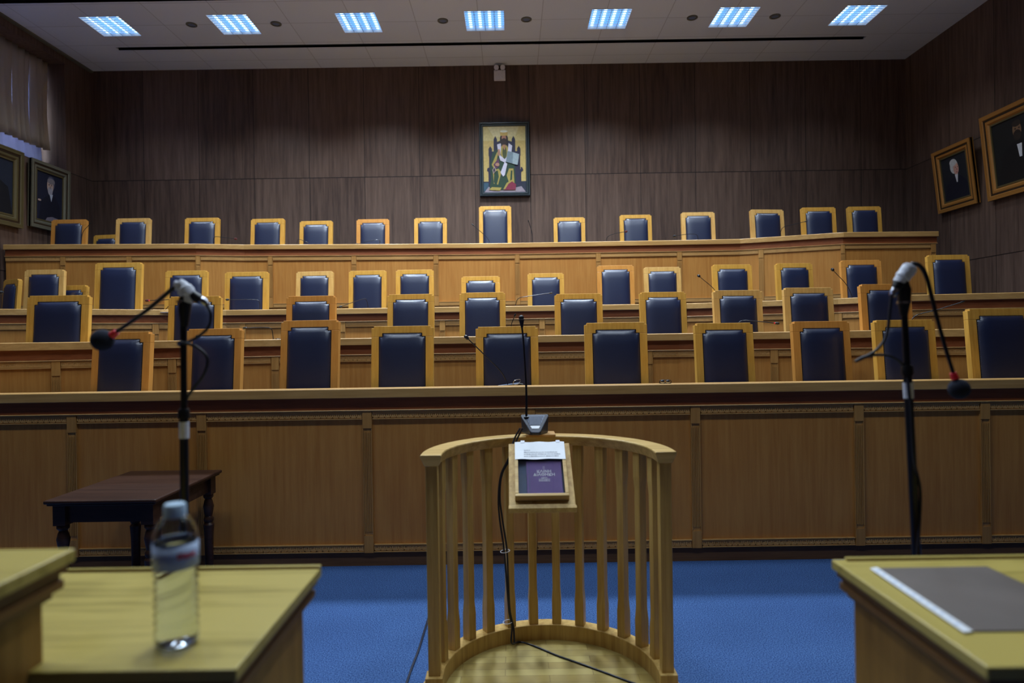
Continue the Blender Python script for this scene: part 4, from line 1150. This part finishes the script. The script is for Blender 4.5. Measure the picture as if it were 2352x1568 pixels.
# wedge: wide back, rounded narrow front, sloping top
top = [(-0.072, 0.055, 0.098), (0.072, 0.055, 0.098), (0.075, 0.045, 0.0925), (0.030, -0.045, 0.0226), (0.018, -0.056, 0.014), (-0.018, -0.056, 0.014), (-0.030, -0.045, 0.0226), (-0.075, 0.045, 0.0925)]
bot = [(x * 0.94, y * 0.94, 0.0) for x, y, z in top]
mb = MB(); n = 8
mb.add(bot + top, [tuple(reversed(range(n))), tuple(range(n, 2 * n))] + [(i, (i + 1) % n, (i + 1) % n + n, i + n) for i in range(n)])
mb.obj('base', M['greydark'], t, bevel=0.005, seg=3)
def topz(y): return 0.014 + (y + 0.056) * (0.098 - 0.014) / 0.111
gr = [(-0.056, 0.045), (0.056, 0.045), (0.028, -0.012), (-0.028, -0.012)]
g = MB(); g.add([(x, y, topz(y) + 0.002) for x, y in gr] + [(x, y, topz(y) - 0.004) for x, y in gr], [(0, 1, 2, 3), (4, 7, 6, 5), (0, 4, 5, 1), (1, 5, 6, 2), (2, 6, 7, 3), (3, 7, 4, 0)])
g.obj('speaker_grille', M['grey'], t)
sl = MB()
for i in range(9):
    y = -0.008 + i * 0.0058; hw_ = 0.028 + (y + 0.012) / 0.057 * 0.026
    for j in range(-7, 8):
        xx = j * 0.0072
        if abs(xx) < hw_ - 0.003: sl.box(xx - 0.0022, xx + 0.0022, y - 0.0012, y + 0.0012, topz(y) + 0.0015, topz(y) + 0.0031)
sl.obj('grille_slots', M['black'], t)
g = MB(); rr = [(-0.026, -0.018), (0.026, -0.018), (0.018, -0.034), (-0.018, -0.034)]
g.add([(x, y, topz(y) + 0.0025) for x, y in rr] + [(x, y, topz(y) - 0.002) for x, y in rr], [(0, 1, 2, 3), (4, 7, 6, 5), (0, 4, 5, 1), (1, 5, 6, 2), (2, 6, 7, 3), (3, 7, 4, 0)])
g.obj('button', M['white'], t)
nk0 = Vector((atY(1209, 955, MY + 0.035).x - mcx, 0.035, topz(0.035)))
MB().lathe([(0.014, nk0.z - 0.008), (0.014, nk0.z + 0.004), (0.008, nk0.z + 0.008)], nk0.x, nk0.y, 16).obj('neck_socket', M['blackm'], t, smooth=True)
pts = [nk0] + [atY(a, c, MY + 0.035) - t.location for a, c in ((1209, 900), (1206, 840), (1202, 780), (1199, 752))]
MB().tube(catmull(pts, 6), [0.006] * 6 + [0.0055] * 6 + [0.005] * 13, 10).obj('gooseneck', M['blackm'], t, smooth=True)
e_ = pts[-1]; tp_ = atY(1197, 724, MY + 0.035) - t.location
d = (tp_ - e_).normalized(); L_ = (tp_ - e_).length
MB().tube([e_, e_ + d * L_ * 0.45, e_ + d * L_ * 0.62], [0.006, 0.012, 0.015], 16).obj('microphone_body', M['blackm'], t, smooth=True)
MB().tube([e_ + d * L_ * 0.60, e_ + d * L_ * 0.66], [0.018, 0.018], 18).obj('ring', M['chrome'], t, smooth=True)
MB().sphere(e_ + d * L_ * 0.80, 0.0145, 16, 10).obj('microphone_grille', M['black'], t, smooth=True)
# cables from the microphone down the stand and over the platform
cb_pts = [(1197, 983), (1184, 1010), (1172, 1050), (1152, 1090), (1146, 1140), (1150, 1190), (1161, 1260), (1166, 1330), (1170, 1400), (1177, 1440)]
YC = WY2 + WR - 0.10
pts = [atY(a, c, YC - (0.0 if i < 2 else 0.03)) for i, (a, c) in enumerate(cb_pts)]
pts.append(atY(1178, 1476, YC - 0.05)); 
last = pts[-1]; pts[-1] = Vector((last.x, last.y, max(last.z, ZF + 0.006)))
for k_, dx in enumerate((-0.005, 0.005)):
    P_ = [Vector((p.x + dx * (1 + 0.6 * math.sin(i * 1.3 + k_)), p.y + 0.003 * k_, p.z)) for i, p in enumerate(pts)]
    if k_ == 0:
        fl = [atZ(a, c, ZF + 0.0045) for a, c in ((1195, 1474), (1230, 1484), (1280, 1505), (1340, 1526), (1400, 1548), (1460, 1570), (1520, 1588))]
        P_ = P_[:-1] + [P_[-1] + Vector((0.0, 0, 0))] + fl
    o = MB().tube(catmull(P_), 0.0048, 8).obj('cable', M['cable'], t, origin=t.location, smooth=True)
for a, c in ((1160, 1267), (1166, 1430)):
    p = atY(a, c, YC - 0.03)
    q = MB(); ring = [(p.x + 0.024 * math.cos(2 * math.pi * k / 20), p.y + 0.012 + 0.026 * math.sin(2 * math.pi * k / 20), p.z + 0.003 * math.cos(2 * math.pi * k / 20)) for k in range(21)]
    q.tube(ring, 0.0018, 6, cap=False).obj('cable_tie', M['tape'], t, origin=t.location, smooth=True)
# cable on the carpet left of the stand
cp = [atZ(a, c, 0.006) for a, c in ((990, 1400), (978, 1438), (962, 1490), (945, 1535), (930, 1580))]
tag(MB().tube(catmull(cp), 0.006, 8).obj('floor_cable', M['cable'], origin=cp[0], smooth=True), 'black cable running over the carpet left of the witness stand', 'cable')

# ------------------------------------------------------------------ microphone pole stands
def pole_stand(label, Y, top, bot, joint_y, pyc, tape_px, left):
    a = atY(*top, Y); b = atY(*bot, Y)
    d = (b - a); foot = a + d * (a.z / -d.z) if True else b
    foot = Vector((a.x + d.x * (a.z - 0.03) / -d.z, Y, 0.0))
    t = thing('microphone_stand', label, 'microphone stand', foot)
    L = lambda p: Vector(p) - foot
    def on(py):   # point of the pole axis at a pixel row
        u = (py - top[1]) / (bot[1] - top[1]); return a + d * u
    j = on(joint_y)
    MB().tube([L(a), L(j)], 0.0085, 14).obj('upper_tube', M['blackm'], t, smooth=True)
    MB().tube([L(on(joint_y + 10)), L(on(joint_y - 6)) + Vector((0, 0, 0)), L(on(joint_y - 12))], [0.0155, 0.0155, 0.012], 16).obj('clutch', M['black'], t, smooth=True)
    MB().tube([L(j), Vector((0, 0, 0.03))], 0.0115, 14).obj('lower_tube', M['blackm'], t, smooth=True)
    MB().lathe([(0.13, 0.0), (0.13, 0.012), (0.12, 0.02), (0.03, 0.028), (0.02, 0.045), (0.012, 0.05)], seg=32).obj('foot_base', M['blackm'], t, smooth=True)
    p0, p1 = on(tape_px[0]), on(tape_px[1])
    MB().tube([L(p0), L(p1)], 0.0128, 16).obj('tape_label', M['tape'], t, smooth=True)
    MB().lathe([(0.018, L(a).z - 0.006), (0.018, L(a).z)], L(a).x, L(a).y, 20).obj('locking_ring', M['chrome'], t, smooth=True)
    return t, on
# left
YL = 1.78
tl_, onL = pole_stand('black microphone pole standing behind the water bottle on the left', YL, (421, 690), (424, 1170), 950, 0, (968, 1006), True)
g_ = atY(409, 690, YL)
m = thing('gooseneck_microphone', 'microphone with navy foam ball pointing down left on the left pole', 'microphone', atY(424, 690, YL), group='foam tipped microphones on poles')
o3 = m.location
def mic_parts(m, Y, clamp, wrap, conn, neck, ball, ballr, redp, cable, cz=None):
    o3 = Vector(m.location)
    A = lambda q: atY(q[0], q[1], Y) - o3
    MB().tube([A(p) for p in clamp[0]], clamp[1], 16).obj('clamp', M['black'], m, smooth=True)
    w = MB().tube(catmull([A(p) for p in wrap[0]], 6), wrap[1], 18)
    random.seed(3)
    w.v = [tuple(Vector(v) + Vector((random.uniform(-1, 1), random.uniform(-1, 1), random.uniform(-1, 1))) * 0.0009) for v in w.v]
    w.obj('tape_wrap', M['tape'], m, smooth=True)
    MB().tube([A(p) for p in conn[0]], conn[1], 16).obj('connector', M['black'], m, smooth=True)
    MB().tube([A(p) for p in conn[2]], conn[3], 16).obj('plug', M['chrome'], m, smooth=True)
    nk = catmull([A(p) for p in neck], 8)
    n_ = len(nk); MB().tube(nk, [0.0068 - 0.002 * i / n_ for i in range(n_)], 12).obj('gooseneck', M['blackm'], m, smooth=True)
    r0, r1 = A(redp[0]), A(redp[1])
    MB().tube([r0, r1], [0.0085, 0.0105], 14).obj('red_ring', M['red'], m, smooth=True)
    MB().sphere(A(ball), ballr, 24, 16).obj('foam_windshield', M['foam'], m, smooth=True)
    cbp = [atY(p[0], p[1], Y + (p[2] if len(p) > 2 else 0)) - o3 for p in cable]
    MB().tube(catmull(cbp, 8), 0.0042, 8).obj('cable', M['cable'], m, smooth=True)
k = YL / F
nw = 14
mic_parts(m, YL,
  ([(424, 750), (424, 712), (426, 690), (430, 672)], [0.0095, 0.016, 0.0175, 0.0155]),
  ([(402, 652), (412, 654), (424, 664), (432, 680), (428, 694)], [0.0095] * 6 + [0.018] * 6 + [0.0215] * 6 + [0.017] * 6 + [0.010]),
  ([(428, 668), (452, 684), (462, 690)], [0.013, 0.0135, 0.012], [(460, 689), (468, 693), (476, 700)], [0.0115, 0.0125, 0.0075]),
  [(415, 655), (396, 664), (376, 680), (330, 718), (262, 766)], (235, 781), 0.0295, [(268, 762), (256, 771)],
  [(474, 698), (484, 722), (478, 752), (450, 776), (424, 788, 0.02), (412, 792, 0.02), (414, 786, -0.016), (450, 796, -0.01), (476, 822), (470, 856), (446, 890), (430, 912), (427, 925)])
# right
YRr = 1.80
tr_, onR = pole_stand('black leaning microphone pole standing behind the right desk', YRr, (2076, 692), (2105, 1275), 850, 0, (878, 914), False)
m = thing('gooseneck_microphone', 'microphone with navy foam ball hanging down on the right pole', 'microphone', atY(2076, 692, YRr), group='foam tipped microphones on poles')
mic_parts(m, YRr,
  ([(2076, 725), (2077, 692), (2078, 665), (2074, 645)], [0.0095, 0.0165, 0.017, 0.013]),
  ([(2064, 650), (2072, 638), (2082, 625), (2092, 612)], [0.0165] * 6 + [0.019] * 6 + [0.0195] * 6 + [0.016]),
  ([(2074, 637), (2064, 654), (2058, 664)], [0.015, 0.016, 0.0125], [(2059, 662), (2053, 672), (2049, 680)], [0.0115, 0.012, 0.0085]),
  [(2086, 616), (2098, 606), (2114, 612), (2128, 636), (2142, 690), (2166, 780), (2190, 858)], (2203, 893), 0.0275, [(2189, 856), (2194, 870)],
  [(2048, 678), (2044, 712), (2036, 770), (2010, 806), (1965, 830), (1990, 818), (2030, 815), (2060, 826), (2080, 850), (2088, 900, -0.02), (2093, 960, -0.018), (2098, 1050, -0.02), (2113, 1120, -0.004), (2112, 1200, -0.01), (2106, 1276, -0.018)])
sc.render.film_transparent = False
